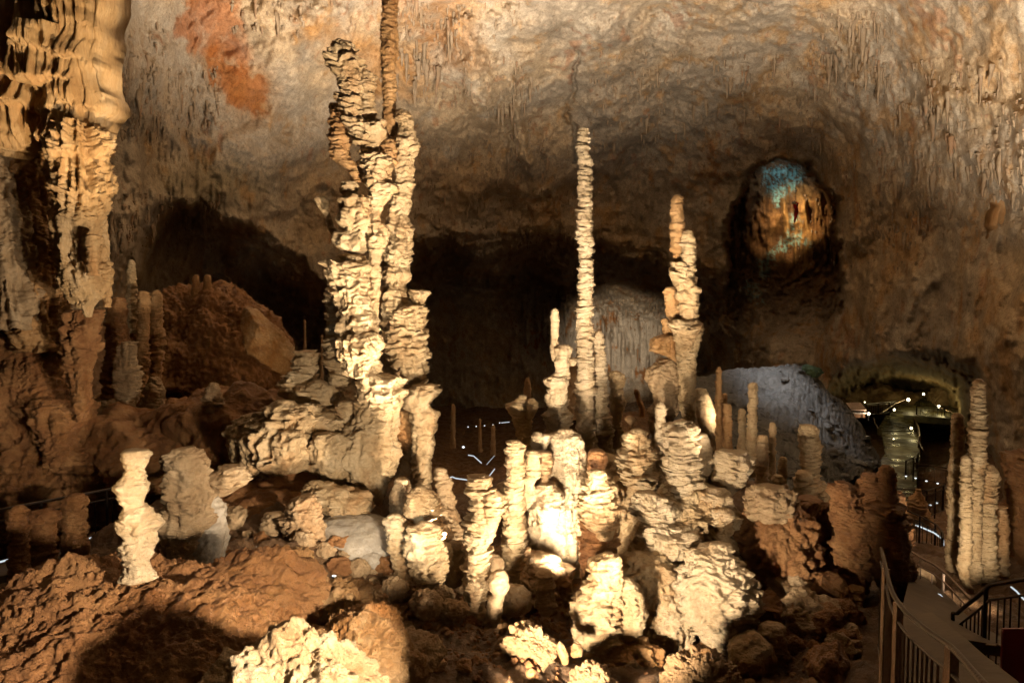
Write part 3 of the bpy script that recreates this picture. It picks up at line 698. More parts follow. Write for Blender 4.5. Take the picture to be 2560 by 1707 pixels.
# shelves and mounds at its left foot
stal("flowstone_mound", "broad pale flowstone ledges with hanging fringe at the left foot of the giant tower", "flowstone", 'cream', [
 ("apron", [(318,120,300),(335,60,360),(365,-20,410),(400,-90,430),(440,-118,440),(490,-122,442),(530,-112,440),(560,-40,438),(590,40,434),(625,70,426),(650,110,424),(672,250,422)], K6, 11.3, dict(plate=0.35, pa=0.05, fl=0.42, ff=4, lump=0.40, pop=0.05, sub=0.2, depth=0.6)),
 ("tongue", [(430,-60,40),(470,-80,50),(540,-70,40),(590,-50,25),(625,-30,5)], K6, 10.95, dict(plate=0.3, pa=0.04, fl=0.4, ff=6, lump=0.2, pop=0.04, sub=0.2)),
 ("tongue", [(420,90,220),(450,70,240),(520,80,244),(580,86,240),(620,96,160),(660,110,140)], K6, 10.85, dict(plate=0.3, pa=0.05, fl=0.45, ff=6, lump=0.26, pop=0.05, sub=0.2)),
 ("tongue", [(440,260,400),(480,240,420),(560,260,415),(620,300,400),(665,330,380)], K6, 10.9, dict(plate=0.3, pa=0.04, fl=0.45, ff=6, lump=0.2, pop=0.04, sub=0.2)),
 ("ledge", [(284,90,170),(300,60,200),(318,48,270),(340,42,284),(362,52,270),(390,64,240),(425,74,230)], K6, 11.3, dict(sub=0.45, plate=0.2, pa=0.08, fl=0.30, lump=0.25)),
 ("ledge", [(352,-60,70),(372,-85,100),(400,-105,105),(440,-120,100),(480,-125,70),(520,-110,40),(560,-60,50),(575,-50,45)], K6, 11.5, dict(sub=0.45, plate=0.22, pa=0.07, fl=0.48, lump=0.22)),
 ("ledge", [(400,-100,-40),(430,-122,-20),(500,-128,-30),(555,-110,-60)], K6, 11.2, dict(sub=0.45, plate=0.2, pa=0.06, fl=0.30, lump=0.3)),
])
stal("stalagmite", "short tiered pale stalagmite on the slope left of the giant tower", "stalagmite", 'cream', [
 (None, [(62,186,268),(75,180,272),(105,176,272),(140,172,270),(152,165,268),(165,140,272),(185,130,272),(205,112,272),(220,106,262),(245,122,250),(275,150,235),(310,150,240)], K6, 12.2, dict(plate=0.09, pa=0.3, lump=0.14))])
rock("flowstone_boss", "rounded ribbed boulder between the tiered stalagmite and the giant tower", "rock", 'cream', P(793, 995, 12), (0.46, 0.4, 0.3), sub=5, strata=0.05, rough=0.2)
rock("flowstone_mound", "dark shadowed rock bank behind the pale ledges", "rock", 'brown', P(640, 1085, 13.2), (1.5, 1.0, 0.85), sub=6, rough=0.3)
stal("flowstone_shelf", "curved pale shelf below the giant tower, hanging over the grey hollow", "flowstone", 'cream', [
 (None, [(652,236,300),(668,218,340),(690,214,420),(712,226,490),(735,262,528),(756,288,540),(785,330,524),(812,360,508),(838,372,492)], K6, 10.2, dict(plate=0.16, pa=0.24, fl=0.26, lump=0.26, depth=0.8))])
stal("flowstone_boss", "grey tinted ribbed boulder left of the grey hollow", "rock", 'tan', [
 (None, [(726,170,270),(742,160,282),(775,150,288),(800,152,290),(815,120,296),(850,130,308),(890,150,314),(930,200,310),(990,255,300),(1040,270,296)], K6, 9.4, dict(plate=0.09, pa=0.22, fl=0.1, lump=0.24))])
stal("flowstone_boss", "small shaded ribbed lump beside the grey tinted boulder", "rock", 'tan', [
 (None, [(798,50,122),(820,30,130),(850,16,130),(890,24,112),(930,20,110),(980,40,110)], K6, 9.5, dict(plate=0.09, pa=0.24, lump=0.24))])
rock("rock_basin", "smooth grey rock slab in the hollow behind the white floodlight", "rock", 'greyrock', P(890, 1408, 9.9), (1.05, 0.9, 0.72), sub=6, rough=0.10, fine=0.012, freq=1.0)
rock("boulder", "brown slope rock behind the grey hollow", "rock", 'brown', P(640, 1290, 10.6), (0.95, 0.7, 0.55), sub=5, rough=0.25)
rock("boulder", "rounded pale boulder half buried under the grey slab", "rock", 'tan', P(897, 1424, 9.0), (0.16, 0.16, 0.14), sub=5, rough=0.12)
rock("boulder", "smooth tan boulder behind the rounded pale one", "rock", 'greyrock', P(930, 1405, 9.3), (0.24, 0.2, 0.17), sub=5, rough=0.1)
rock("boulder", "dark brown rock below the pale shelf, right of the left ledges", "rock", 'brown', P(735, 1250, 10.9), (0.7, 0.6, 0.4), sub=5, rough=0.3)

# right-hand crowd of stalagmites
Yt = 13.2
stal("stalagmite", "very tall thin stalagmite like a pile of plates, right of centre", "stalagmite", 'pale', [
 (None, [(128,440,468),(140,430,474),(160,428,476),(180,432,474),(220,420,474),(250,430,478),(262,432,488),(285,434,490),(300,432,484),(400,428,485),(450,431,486),(560,427,486),(592,424,490),(630,434,494),(700,435,490),(850,428,487),(1000,424,488),(1200,423,490),(1300,422,492),(1340,416,490),(1400,420,490),(1450,425,492),(1490,436,500),(1540,446,520),(1640,450,540),(1760,440,560)], K3, Yt, dict(plate=0.062, pa=0.34, lump=0.06))])
stal("stalagmite", "ringed stalagmite standing against the right side of the very tall thin one", "stalagmite", 'pale', [
 (None, [(1010,500,528),(1018,490,534),(1034,492,534),(1042,489,538),(1150,490,546),(1250,490,554),(1300,490,556),(1360,492,552),(1372,486,566),(1420,490,574),(1470,494,576),(1520,500,570),(1600,500,565)], K3, Yt+.3, PL)])
stal("stalagmite", "flat topped stalagmite tapering downwards, third right of the very tall thin one", "stalagmite", 'cream', [
 (None, [(1188,562,612),(1200,556,616),(1220,562,624),(1235,566,630),(1262,572,618),(1280,568,626),(1320,566,628),(1360,572,618),(1400,578,612),(1430,580,628),(1500,576,622),(1600,575,630),(1700,570,630)], K3, Yt+.5, dict(plate=0.14, pa=0.26, fl=0.1, lump=0.12))])
stal("stalagmite", "pale stalagmite of flaring fans carrying a thin ringed spike, left of the very tall one", "stalagmite", 'pale', [
 ("spike", [(910,318,336),(925,312,340),(940,308,341),(1000,309,341),(1080,309,344),(1110,310,348),(1140,314,350)], K3, 12.6, dict(plate=0.058, pa=0.2, lump=0.04)),
 ("fan", [(1074,335,392),(1082,326,402),(1100,322,402),(1118,334,392),(1135,330,388),(1160,326,390),(1180,330,388),(1200,320,386),(1214,282,386),(1222,268,384),(1236,284,382),(1252,302,376),(1268,292,376),(1276,284,378),(1310,287,376),(1340,300,374),(1352,292,376),(1366,276,398),(1378,274,402),(1400,286,396),(1440,302,388),(1470,312,380),(1510,300,390)], K3, 12.5, dict(sub=0.45, plate=0.09, pa=0.22, fl=0.21, lump=0.12)),
 ("ledge", [(1130,392,416),(1140,384,422),(1150,386,420),(1158,390,412)], K3, 12.5, dict(sub=0.45, plate=0.052, pa=0.14)),
])
stal("stalagmite", "mushroom topped stalagmite with a lopsided cap, at the left edge of the bright group", "stalagmite", 'cream', [
 ("cap", [(1290,168,204),(1312,150,206),(1328,112,206),(1342,118,210),(1360,132,214),(1395,142,220),(1420,152,220),(1460,160,222),(1530,166,222),(1570,160,226)], K3, 12.2, dict(sub=0.8, plate=0.09, pa=0.23, fl=0.15, lump=0.12)),
 ("knob", [(1303,216,240),(1314,208,250),(1340,206,250),(1360,208,242),(1385,204,230)], K3, 12.1, dict(plate=0.09, pa=0.22)),
])
Yd = 12.6
stal("stalagmite", "tall double spired stalagmite with orange fan on its left side, right of centre", "stalagmite", 'cream', [
 ("spire", [(420,842,878),(432,836,884),(455,834,884),(485,828,884),(520,832,884),(550,830,887),(600,832,884),(640,830,880),(660,834,876),(690,846,880),(730,850,890)], K3, Yd+.1, dict(plate=0.075, pa=0.24, lump=0.08, mat='orange')),
 ("spire", [(573,894,926),(585,884,934),(600,880,938),(700,880,940),(735,876,932),(755,872,926),(790,880,930)], K3, Yd-.05, PL),
 ("trunk", [(716,840,934),(735,834,934),(758,824,922),(775,832,922),(792,830,930),(812,842,948),(830,858,962),(848,858,948),(900,872,946),(950,884,944),(970,888,938)], K3, Yd, dict(sub=0.8, plate=0.10, pa=0.29, fl=0.09, lump=0.12)),
 ("side_lobe", [(820,810,856),(832,804,866),(870,806,872),(925,810,882),(960,822,886),(985,832,890)], K3, Yd+.25, dict(plate=0.16, pa=0.14, fl=0.1, lump=0.14, mat='orange')),
 ("ledge", [(955,790,818),(965,784,826),(978,796,830),(1000,794,840),(1030,800,845)], K3, Yd+.3, dict(sub=0.45, plate=0.1, pa=0.14, mat='orange')),
 ("trunk", [(972,835,950),(984,822,966),(1000,836,972),(1020,846,960),(1060,860,952),(1110,864,942),(1200,866,940),(1300,870,936),(1400,880,940),(1440,876,946),(1560,870,960)], K3, Yd-.05, dict(sub=0.8, plate=0.16, pa=0.18, fl=0.21, lump=0.16)),
 ("fan", [(1036,762,860),(1046,750,864),(1072,746,864),(1096,738,862),(1104,780,864),(1125,820,866),(1160,842,870),(1185,850,874)], K3, Yd+.2, dict(sub=0.45, plate=0.3, pa=0.07, fl=0.39, lump=0.16, mat='orange')),
 ("side_lobe", [(1138,780,858),(1152,760,862),(1172,738,864),(1188,734,866),(1206,726,866),(1222,722,864),(1250,738,862),(1280,752,862),(1310,758,862),(1325,756,864),(1345,742,864),(1390,742,850),(1430,745,850),(1520,750,860)], K3, Yd+.25, dict(plate=0.2, pa=0.14, fl=0.2, lump=0.2, mat='tan')),
 ("side_lobe", [(1262,940,985),(1275,938,998),(1300,940,1005),(1340,940,1018),(1380,945,1020),(1440,955,1020),(1475,960,1020),(1560,955,1030)], K3, Yd+.5, dict(plate=0.2, pa=0.12, fl=0.05, lump=0.16)),
])
stal("stalagmite", "thin brilliantly lit white stalagmite in front of the double spired one", "stalagmite", 'pale', [
 (None, [(1318,774,798),(1328,766,808),(1350,762,810),(1400,764,806),(1480,761,801),(1540,764,804),(1590,766,812)], K3, 11.6, dict(plate=0.045, pa=0.26, lump=0.05))])

# slim stalagmites beyond, right of the double one
for args in [("slim orange stalagmite, tallest of the thin row in front of the grey rubble slope", [(1165,1031,1048),(1180,1028,1051),(1300,1025,1052),(1480,1020,1054),(1560,1018,1056)], K3, 15.5, 'orange'),
             ("shorter orange stalagmite just behind the tallest slim orange one", [(1280,1058,1076),(1300,1053,1078),(1400,1050,1080),(1500,1048,1082)], K3, 16.2, 'orange'),
             ("stubby orange stalagmite, right-hand of the three orange ones beside the double spire", [(1328,1066,1090),(1345,1062,1096),(1480,1061,1099),(1530,1058,1100)], K3, 15, 'orange'),
             ("thin tan stalagmite left of the tall one beneath the rubble ridge", [(1346,1132,1152),(1360,1127,1156),(1480,1125,1158),(1560,1122,1160)], K3, 15.6, 'cream'),
             ("tall slim tan stalagmite with a broad ringed top beneath the rubble ridge", [(1235,1174,1204),(1250,1168,1208),(1300,1172,1205),(1420,1165,1205),(1560,1160,1210),(1640,1158,1214)], K3, 14.6, 'cream'),
             ("thin tan stalagmite standing alone before the dark slope", [(306,144,171),(320,142,173),(420,142,172),(500,138,172),(560,136,174),(640,134,176)], K8, 14.6, 'cream'),
             ("half shadowed ringed stalagmite left of the lone thin tan one", [(370,92,130),(385,86,136),(480,84,136),(580,80,136),(650,78,140)], K8, 14.2, 'cream'),
             ("small stalagmite with a bright right edge behind the stubby pale stump", [(474,192,222),(490,188,226),(560,188,224),(640,186,228)], K8, 13.2, 'cream'),
             ("stubby pale stump low in front of the slim tan row", [(563,165,205),(575,159,211),(640,160,212),(690,156,216)], K8, 12.4, 'cream')]:
    stal("stalagmite", args[0], "stalagmite", args[4], [(None, args[1], args[2], args[3], dict(plate=0.058, pa=0.26, lump=0.06))])
stal("stalagmite", "sturdy flat topped ringed stalagmite, its right side orange, before the grey rubble slope", "stalagmite", 'cream', [
 (None, [(322,300,374),(330,292,378),(345,296,380),(360,290,376),(420,294,384),(500,298,384),(560,300,384),(620,298,386),(680,294,388)], K8, 12.6, dict(plate=0.062, pa=0.22, lump=0.06))])
stal("stalagmite", "low fat plate pile leaning on the sturdy flat topped stalagmite", "stalagmite", 'cream', [
 (None, [(546,280,332),(556,272,340),(576,276,352),(590,272,368),(640,270,372),(670,280,360),(705,292,358),(760,290,370)], K8, 11.8, dict(plate=0.075, pa=0.3, lump=0.1))])
stal("stalagmite", "small shaded plate pile right of the low fat one", "stalagmite", 'cream', [
 (None, [(590,388,416),(604,384,420),(625,374,432),(680,368,436),(710,366,440),(735,364,432),(790,366,440)], K8, 11.8, dict(plate=0.075, pa=0.3, lump=0.1))])

# pedestals and domes in the bright group (crop 7)
stal("stalagmite", "squat tiered pedestal stalagmite left of the big ribbed one", "stalagmite", 'cream', [
 (None, [(262,780,840),(275,758,858),(300,748,868),(340,746,872),(358,756,870),(368,742,884),(395,722,890),(440,720,894),(470,722,896),(485,742,898),(505,746,920),(530,752,930),(548,790,920),(600,800,900)], K7, 11.2, dict(plate=0.075, pa=0.3, fl=0.06, lump=0.14))])
stal("stalagmite", "big ribbed stalagmite with rounded terraced top in front of the double spire", "stalagmite", 'pale', [
 ("body", [(214,1010,1055),(224,990,1080),(240,966,1098),(262,955,1104),(285,952,1108),(350,950,1116),(400,956,1118),(450,962,1120),(530,972,1138),(560,986,1138),(600,998,1126),(640,1002,1112),(700,1012,1110),(760,1036,1112),(820,1040,1115)], K7, 10.4, dict(plate=0.09, pa=0.34, fl=0.05, lump=0.12)),
 ("side_lobe", [(282,1115,1172),(300,1108,1184),(350,1108,1198),(420,1112,1208),(480,1116,1212),(540,1120,1214),(600,1110,1220)], K7, 11.0, dict(plate=0.3, pa=0.06, fl=0.06, lump=0.18)),
])
stal("flowstone_fan", "broad bright fan ledge with dark top right of the big ribbed stalagmite", "flowstone", 'pale', [
 ("fan", [(390,1230,1380),(402,1214,1398),(420,1208,1402),(450,1210,1390),(490,1210,1376),(530,1204,1368),(560,1226,1340),(600,1230,1300)], K7, 10.8, dict(sub=0.45, plate=0.16, pa=0.16, fl=0.33, lump=0.18)),
 ("ledge", [(574,1125,1262),(590,1112,1284),(625,1120,1300),(650,1130,1290),(668,1160,1270)], K7, 10.3, dict(sub=0.45, plate=0.14, pa=0.14, fl=0.24, lump=0.2)),
 ("ledge", [(674,1200,1290),(686,1182,1308),(720,1176,1312),(745,1188,1286),(765,1200,1270)], K7, 10.0, dict(sub=0.45, plate=0.09, pa=0.10, lump=0.2)),
 ("stem", [(600,1140,1300),(700,1130,1320),(800,1120,1340),(900,1110,1340),(960,1100,1340)], K7, 10.9, dict(plate=0.2, pa=0.2, fl=0.2, lump=0.2, mat='tan')),
])
stal("flowstone_ledges", "stack of slanting plate ledges below the big ribbed stalagmite", "flowstone", 'pale', [
 ("ledge", [(592,810,930),(604,786,950),(630,780,975),(655,784,1000),(680,800,1016),(705,806,1010),(730,826,990)], K7, 9.9, dict(sub=0.45, plate=0.10, pa=0.19, fl=0.08, lump=0.2)),
 ("ledge", [(738,870,980),(752,846,1030),(790,846,1108),(830,850,1134),(860,868,1130),(890,876,1100),(925,896,1064),(955,920,1054),(985,950,1020),(1010,965,1005)], K7, 9.7, dict(sub=0.45, plate=0.10, pa=0.22, fl=0.24, lump=0.2)),
 ("ledge", [(905,790,860),(920,768,880),(960,764,930),(1000,790,960),(1040,830,990),(1080,880,985),(1110,900,980)], K7, 9.4, dict(sub=0.45, plate=0.10, pa=0.19, fl=0.21, lump=0.2)),
 ("stem", [(640,860,1000),(760,880,1090),(900,900,1090),(1040,880,1060),(1200,880,1060)], K7, 10.1, dict(plate=0.2, pa=0.2, lump=0.2, mat='tan')),
])
stal("flowstone_dome", "huge dazzling cauliflower dome, lowest and brightest mass of the right group", "flowstone", 'pale', [
 ("dome", [(855,1190,1286),(872,1160,1290),(900,1090,1290),(925,1078,1300),(950,1080,1330),(975,1060,1385),(1000,1030,1402),(1050,1006,1420),(1085,996,1428),(1130,1000,1424),(1180,1020,1414),(1220,1050,1408),(1260,1080,1400),(1290,1092,1390),(1300,1110,1370)], K7, 9.0, dict(sub=0.45, plate=0.09, pa=0.07, fl=0.20, lump=0.30, pop=0.075, res=0.012)),
 ("fringe", [(1240,1110,1400),(1290,1120,1404),(1330,1150,1406),(1370,1190,1404),(1410,1220,1380),(1445,1270,1350)], K7, 9.1, dict(sub=0.45, plate=0.2, pa=0.09, fl=0.54, lump=0.2)),
 ("side_lobe", [(1104,880,990),(1120,862,1004),(1160,864,1030),(1200,850,1060),(1250,846,1080),(1290,838,1086),(1320,838,1080),(1345,842,1070),(1400,850,1052),(1440,856,1042),(1475,870,1030),(1510,880,1020)], K7, 9.0, dict(plate=0.18, pa=0.12, fl=0.34, lump=0.2)),
 ("stem", [(1300,1130,1380),(1400,1120,1360),(1500,1100,1340)], K7, 9.5, dict(plate=0.2, pa=0.2, fl=0.3, mat='orange')),
])
stal("stalagmite", "bell shaped cream stalagmite with knobbed top and rounded right lobe, front of the bright group", "stalagmite", 'cream', [
 ("bell", [(902,634,694),(912,610,716),(925,588,726),(945,568,724),(970,558,716),(990,570,724),(1010,578,720),(1045,560,716),(1070,540,718),(1100,530,716),(1145,502,722),(1200,486,722),(1250,484,726),(1300,492,726),(1350,516,722),(1400,552,716),(1425,575,700)], K7, 8.3, dict(plate=0.075, pa=0.16, fl=0.14, lump=0.14, pop=0.04, sub=0.5, res=0.012)),
 ("side_lobe", [(1030,730,780),(1045,716,800),(1075,708,828),(1110,706,846),(1180,704,856),(1240,708,856),(1280,712,848),(1325,720,824),(1355,728,796),(1378,734,772)], K7, 8.35, dict(plate=0.075, pa=0.08, fl=0.08, lump=0.16, pop=0.03, sub=0.3, res=0.012)),
])
stal("stalagmite", "brown shadowed stump crowned by a pile of curled plates, behind the bell shaped one", "stalagmite", 'tan', [
 ("cap", [(470,580,640),(482,562,658),(520,558,664),(545,562,684),(570,548,690),(595,540,690),(630,524,690),(655,516,704),(690,514,712),(715,530,708),(750,560,704),(790,600,690),(820,610,680)], K7, 9.6, dict(sub=0.8, plate=0.075, pa=0.31, lump=0.14, mat='cream')),
 ("stem", [(660,545,690),(740,528,698),(850,526,704),(950,526,700),(1040,526,700),(1120,524,710)], K7, 9.8, dict(plate=0.1, pa=0.2, lump=0.14, mat='brown')),
 ("stem", [(370,566,650),(385,556,660),(430,558,655),(480,566,640)], K7, 10.1, dict(plate=0.2, pa=0.1, lump=0.2, mat='brown')),
])
stal("flowstone_wall", "smooth glowing cream flowstone wall lit from below, under the flaring fans", "flowstone", 'pale', [
 ("body", [(262,400,480),(285,360,515),(330,320,535),(380,300,548),(450,290,548),(520,270,550),(560,256,546),(650,240,540),(760,232,530),(900,236,528),(1000,246,526),(1080,250,540),(1140,240,560)], K7, 11.2, dict(plate=0.3, pa=0.05, fl=0.12, lump=0.26)),
 ("knob", [(272,275,312),(285,264,325),(330,266,325),(360,275,310),(380,275,310)], K7, 11.0, dict(plate=0.1, pa=0.2, lump=0.15)),
 ("knob", [(285,315,355),(300,308,366),(330,310,366),(352,318,352),(380,318,350)], K7, 11.0, dict(plate=0.1, pa=0.2, lump=0.15)),
 ("boss", [(545,300,410),(580,290,435),(640,288,440),(690,300,420),(730,310,400)], K7, 10.55, dict(plate=0.3, pa=0.06, fl=0.2, lump=0.24)),
])
stal("stalagmite", "long ringed stalagmite leaning slightly, left border of the glowing wall", "stalagmite", 'cream', [
 ("shaft", [(318,152,200),(332,140,216),(350,138,222),(500,134,230),(650,130,226),(720,128,232),(800,124,234),(900,114,230),(1000,110,216),(1060,108,212),(1120,105,215)], K7, 9.7, dict(plate=0.058, pa=0.28, lump=0.06)),
 ("side_lobe", [(372,240,296),(385,232,302),(440,228,304),(500,226,302),(540,220,280),(590,218,290),(620,222,285),(660,220,250)], K7, 9.9, dict(plate=0.09, pa=0.28, lump=0.1)),
])
stal("stalagmite", "stubby ringed knob stalagmite between the long leaning one and the glowing wall", "stalagmite", 'tan', [
 (None, [(372,290,345),(385,282,365),(420,290,376),(470,310,376),(495,320,360),(560,315,360)], K7, 10.6, PL)])
stal("stalagmite", "forked pale stalagmite with flat crown and swollen shoulder in the front middle", "stalagmite", 'cream', [
 ("shaft", [(628,974,1062),(640,968,1070),(660,970,1070),(678,960,1064),(692,962,1064),(712,984,1060),(760,990,1062),(800,984,1080),(835,964,1086),(880,958,1080),(940,960,1064),(1000,960,1060),(1060,962,1056),(1100,960,1064),(1160,962,1056),(1220,960,1046),(1280,974,1048),(1330,985,1060)], K6, 8.5, dict(plate=0.045, pa=0.34, lump=0.10)),
 ("shoulder", [(684,1050,1098),(698,1040,1116),(730,1040,1128),(765,1042,1136),(790,1040,1126),(820,1040,1110),(870,1036,1096),(920,1036,1082)], K6, 8.45, dict(plate=0.045, pa=0.28, lump=0.10)),
])
stal("stalagmite", "ball topped stump right of the forked stalagmite's foot", "stalagmite", 'tan', [
 (None, [(1058,1092,1136),(1072,1072,1152),(1095,1062,1160),(1130,1062,1160),(1150,1072,1150),(1165,1084,1138),(1180,1064,1140),(1240,1058,1130),(1290,1050,1118),(1340,1040,1130)], K6, 8.3, dict(plate=0.09, pa=0.06, lump=0.12))])
rock("boulder", "small round pale pebble-like knob above the ball topped stump", "rock", 'tan', P(640+1085*.5464, 850+1030*.5464, 9.0), (0.15, 0.14, 0.16), sub=4, rough=0.12)
stal("stalagmite", "smooth layered knob stalagmite directly right of the grey hollow's ledge", "stalagmite", 'cream', [
 (None, [(674,724,775),(688,708,795),(705,704,815),(735,702,826),(752,696,822),(778,690,820),(800,692,826),(815,704,818),(832,722,790),(880,725,790)], K6, 9.3, dict(plate=0.16, pa=0.22, lump=0.14))])
stal("stalagmite", "fat rounded stalagmite with bulging cap in front of the layered knob", "stalagmite", 'cream', [
 (None, [(842,744,812),(852,716,830),(870,698,842),(905,694,850),(930,698,856),(960,692,876),(990,694,888),(1025,704,886),(1060,716,880),(1095,734,866),(1118,748,848),(1160,740,850)], K6, 8.7, dict(plate=0.11, pa=0.22, lump=0.16))])
stal("stalagmite", "slimmer knobbly stalagmite leaning against the fat rounded one's left", "stalagmite", 'cream', [
 (None, [(804,604,668),(816,590,678),(850,588,682),(885,594,684),(915,604,688),(940,612,690),(955,600,690),(985,610,696),(1030,626,710),(1080,640,720),(1125,660,716),(1170,660,720)], K6, 9.0, dict(plate=0.09, pa=0.28, lump=0.12))])
stal("stalagmite", "dark ribbed stump behind the layered knob, at the edge of the black pit", "stalagmite", 'tan', [
 (None, [(590,815,864),(604,810,872),(640,808,890),(700,812,892),(760,820,905),(830,820,920)], K6, 10.6, dict(plate=0.075, pa=0.24, lump=0.12))])
stal("flowstone_boss", "bumpy tan mound behind the fat rounded stalagmite", "rock", 'tan', [
 (None, [(640,640,690),(670,625,700),(720,615,720),(800,620,900),(860,620,940),(940,620,960),(1040,640,960),(1120,640,960)], K6, 10.1, dict(plate=0.2, pa=0.14, fl=0.1, lump=0.3))])
for lab, c, r in [("cauliflower lump under the slim knobbly stalagmite", (636, 1138, 8.3), (0.17, 0.16, 0.14)), ("knobbly round boulder in the front middle of the rubble", (775, 1205, 8.0), (0.2, 0.18, 0.17)),
                  ("smaller knobbly boulder right of the round one", (850, 1170, 8.4), (0.15, 0.15, 0.12)), ("smooth oval stone behind the fat rounded stalagmite", (905, 925, 9.3), (0.16, 0.15, 0.12)),
                  ("dark round stone above the smooth oval one", (880, 880, 9.6), (0.2, 0.18, 0.12)), ("smooth tan slab standing beside the fat rounded stalagmite", (910, 1020, 8.9), (0.2, 0.15, 0.32)),
                  ("flat pale slab lying below the standing slab", (900, 1232, 8.1), (0.2, 0.16, 0.11)), ("knobbly heap at the foot of the long ringed stalagmite", (1165, 1190, 9.0), (0.3, 0.25, 0.2))]:
    rock("boulder", lab, "rock", 'tan', P(640 + c[0] * .5464, 850 + c[1] * .5464, c[2]), r, sub=5, rough=0.2, freq=2.0)
stal("stalagmite", "dark flat topped stump right of the long ringed stalagmite's foot", "stalagmite", 'tan', [
 (None, [(992,300,360),(1005,290,376),(1030,292,376),(1060,284,380),(1120,290,386),(1180,300,390),(1210,310,370)], K7, 9.2, dict(plate=0.09, pa=0.2, lump=0.16))])
stal("stalagmite", "tiny mushroom stalagmite in the dark gap behind the tiered pedestal", "stalagmite", 'cream', [
 (None, [(188,762,790),(198,750,802),(215,754,802),(228,768,792),(260,772,790)], K7, 12.4, dict(plate=0.1, pa=0.2))])
stal("stalagmite", "pale crooked little stalagmite in the dark behind the flat topped one", "stalagmite", 'orange', [
 (None, [(50,800,818),(62,795,828),(90,806,832),(120,815,845),(145,825,855),(190,826,852)], K7, 15.5, dict(plate=0.1, pa=0.2))])
stal("stalagmite", "small shaded stalagmite behind the mushroom topped one", "stalagmite", 'orange', [
 (None, [(1214,198,216),(1228,194,220),(1270,193,221),(1330,190,222),(1420,188,224)], K3, 17, dict(plate=0.1, pa=0.2))])

rock("flowstone_mass", "cream rock bank under the very tall thin stalagmite and its neighbours", "rock", 'cream', P(1540, 1235, 13.6), (1.25, 0.8, 0.95), sub=6, rough=0.3, fine=0.05)
rock("flowstone_mass", "shaded rock bank behind the slanting plate ledges", "rock", 'tan', P(1690, 1420, 11.4), (1.5, 0.8, 1.0), sub=6, rough=0.3, fine=0.05)
rock("flowstone_mass", "pale rock bank under the mushroom topped stalagmite", "rock", 'cream', P(1350, 1250, 12.4), (0.7, 0.6, 1.1), sub=6, rough=0.3, fine=0.05)
stal("flowstone_mound", "broad cream flowstone mound from which the whole bright group of stalagmites grows", "flowstone", 'cream', [
 ("mound", [(1150,1480,1560),(1180,1420,1610),(1260,1370,1620),(1360,1350,1600),(1480,1340,1600),(1600,1340,1600)], K0X, 11.9, dict(plate=0.3, pa=0.10, fl=0.30, lump=0.3, pop=0.04)),
 ("mound", [(1230,1640,1780),(1270,1590,1850),(1340,1560,1880),(1420,1540,1890),(1500,1530,1880),(1600,1520,1880),(1680,1520,1880)], K0X, 10.6, dict(plate=0.3, pa=0.08, fl=0.34, lump=0.3, pop=0.04)),
 ("mound", [(1400,1560,1660),(1430,1540,1700),(1480,1530,1720),(1540,1540,1720),(1620,1550,1700)], K0X, 9.35, dict(plate=0.25, pa=0.06, fl=0.40, lump=0.26, pop=0.04)),
 ("mound", [(1380,1240,1330),(1400,1210,1380),(1450,1190,1420),(1520,1180,1430),(1600,1180,1430)], K0X, 10.3, dict(plate=0.25, pa=0.10, fl=0.30, lump=0.3, pop=0.05, mat='tan')),
 ("mound", [(1405,1000,1100),(1430,970,1150),(1480,950,1190),(1540,940,1200),(1600,930,1210)], K0X, 9.4, dict(plate=0.25, pa=0.10, fl=0.24, lump=0.34, pop=0.06, mat='tan')),
])
# right middle mass
stal("flowstone_mass", "great shaded rock mass with a rounded ribbed top, between the bright dome and the railing", "flowstone", 'brown', [  # darker brown below the cap puts its dim light into the colour
 ("cap", [(628,80,215),(645,50,245),(670,32,262),(700,28,264),(740,30,262),(760,40,250),(790,60,240)], K8, 10.0, dict(sub=0.8, plate=0.18, pa=0.06, fl=0.15, pop=0.05, lump=0.14, mat='tan')),
 ("body", [(735,60,300),(780,20,330),(830,5,350),(900,-10,380),(960,0,386),(1040,30,350),(1080,60,320)], K8, 10.0, dict(plate=0.25, pa=0.06, fl=0.24, pop=0.05, lump=0.26)),
 ("flow", [(700,250,430),(740,260,450),(800,300,460),(880,330,470),(960,350,470),(1040,320,460),(1120,240,460),(1250,160,470),(1400,120,480),(1560,60,500)], K8, 10.6, dict(sub=0.45, plate=0.3, pa=0.06, fl=0.39, pop=0.05, lump=0.3, mat='brown')),
 ("foot", [(1000,40,220),(1050,20,210),(1120,30,200),(1200,30,180),(1300,40,240),(1420,20,260)], K8, 9.7, dict(plate=0.3, pa=0.06, fl=0.16, pop=0.05, lump=0.34, mat='brown')),
])
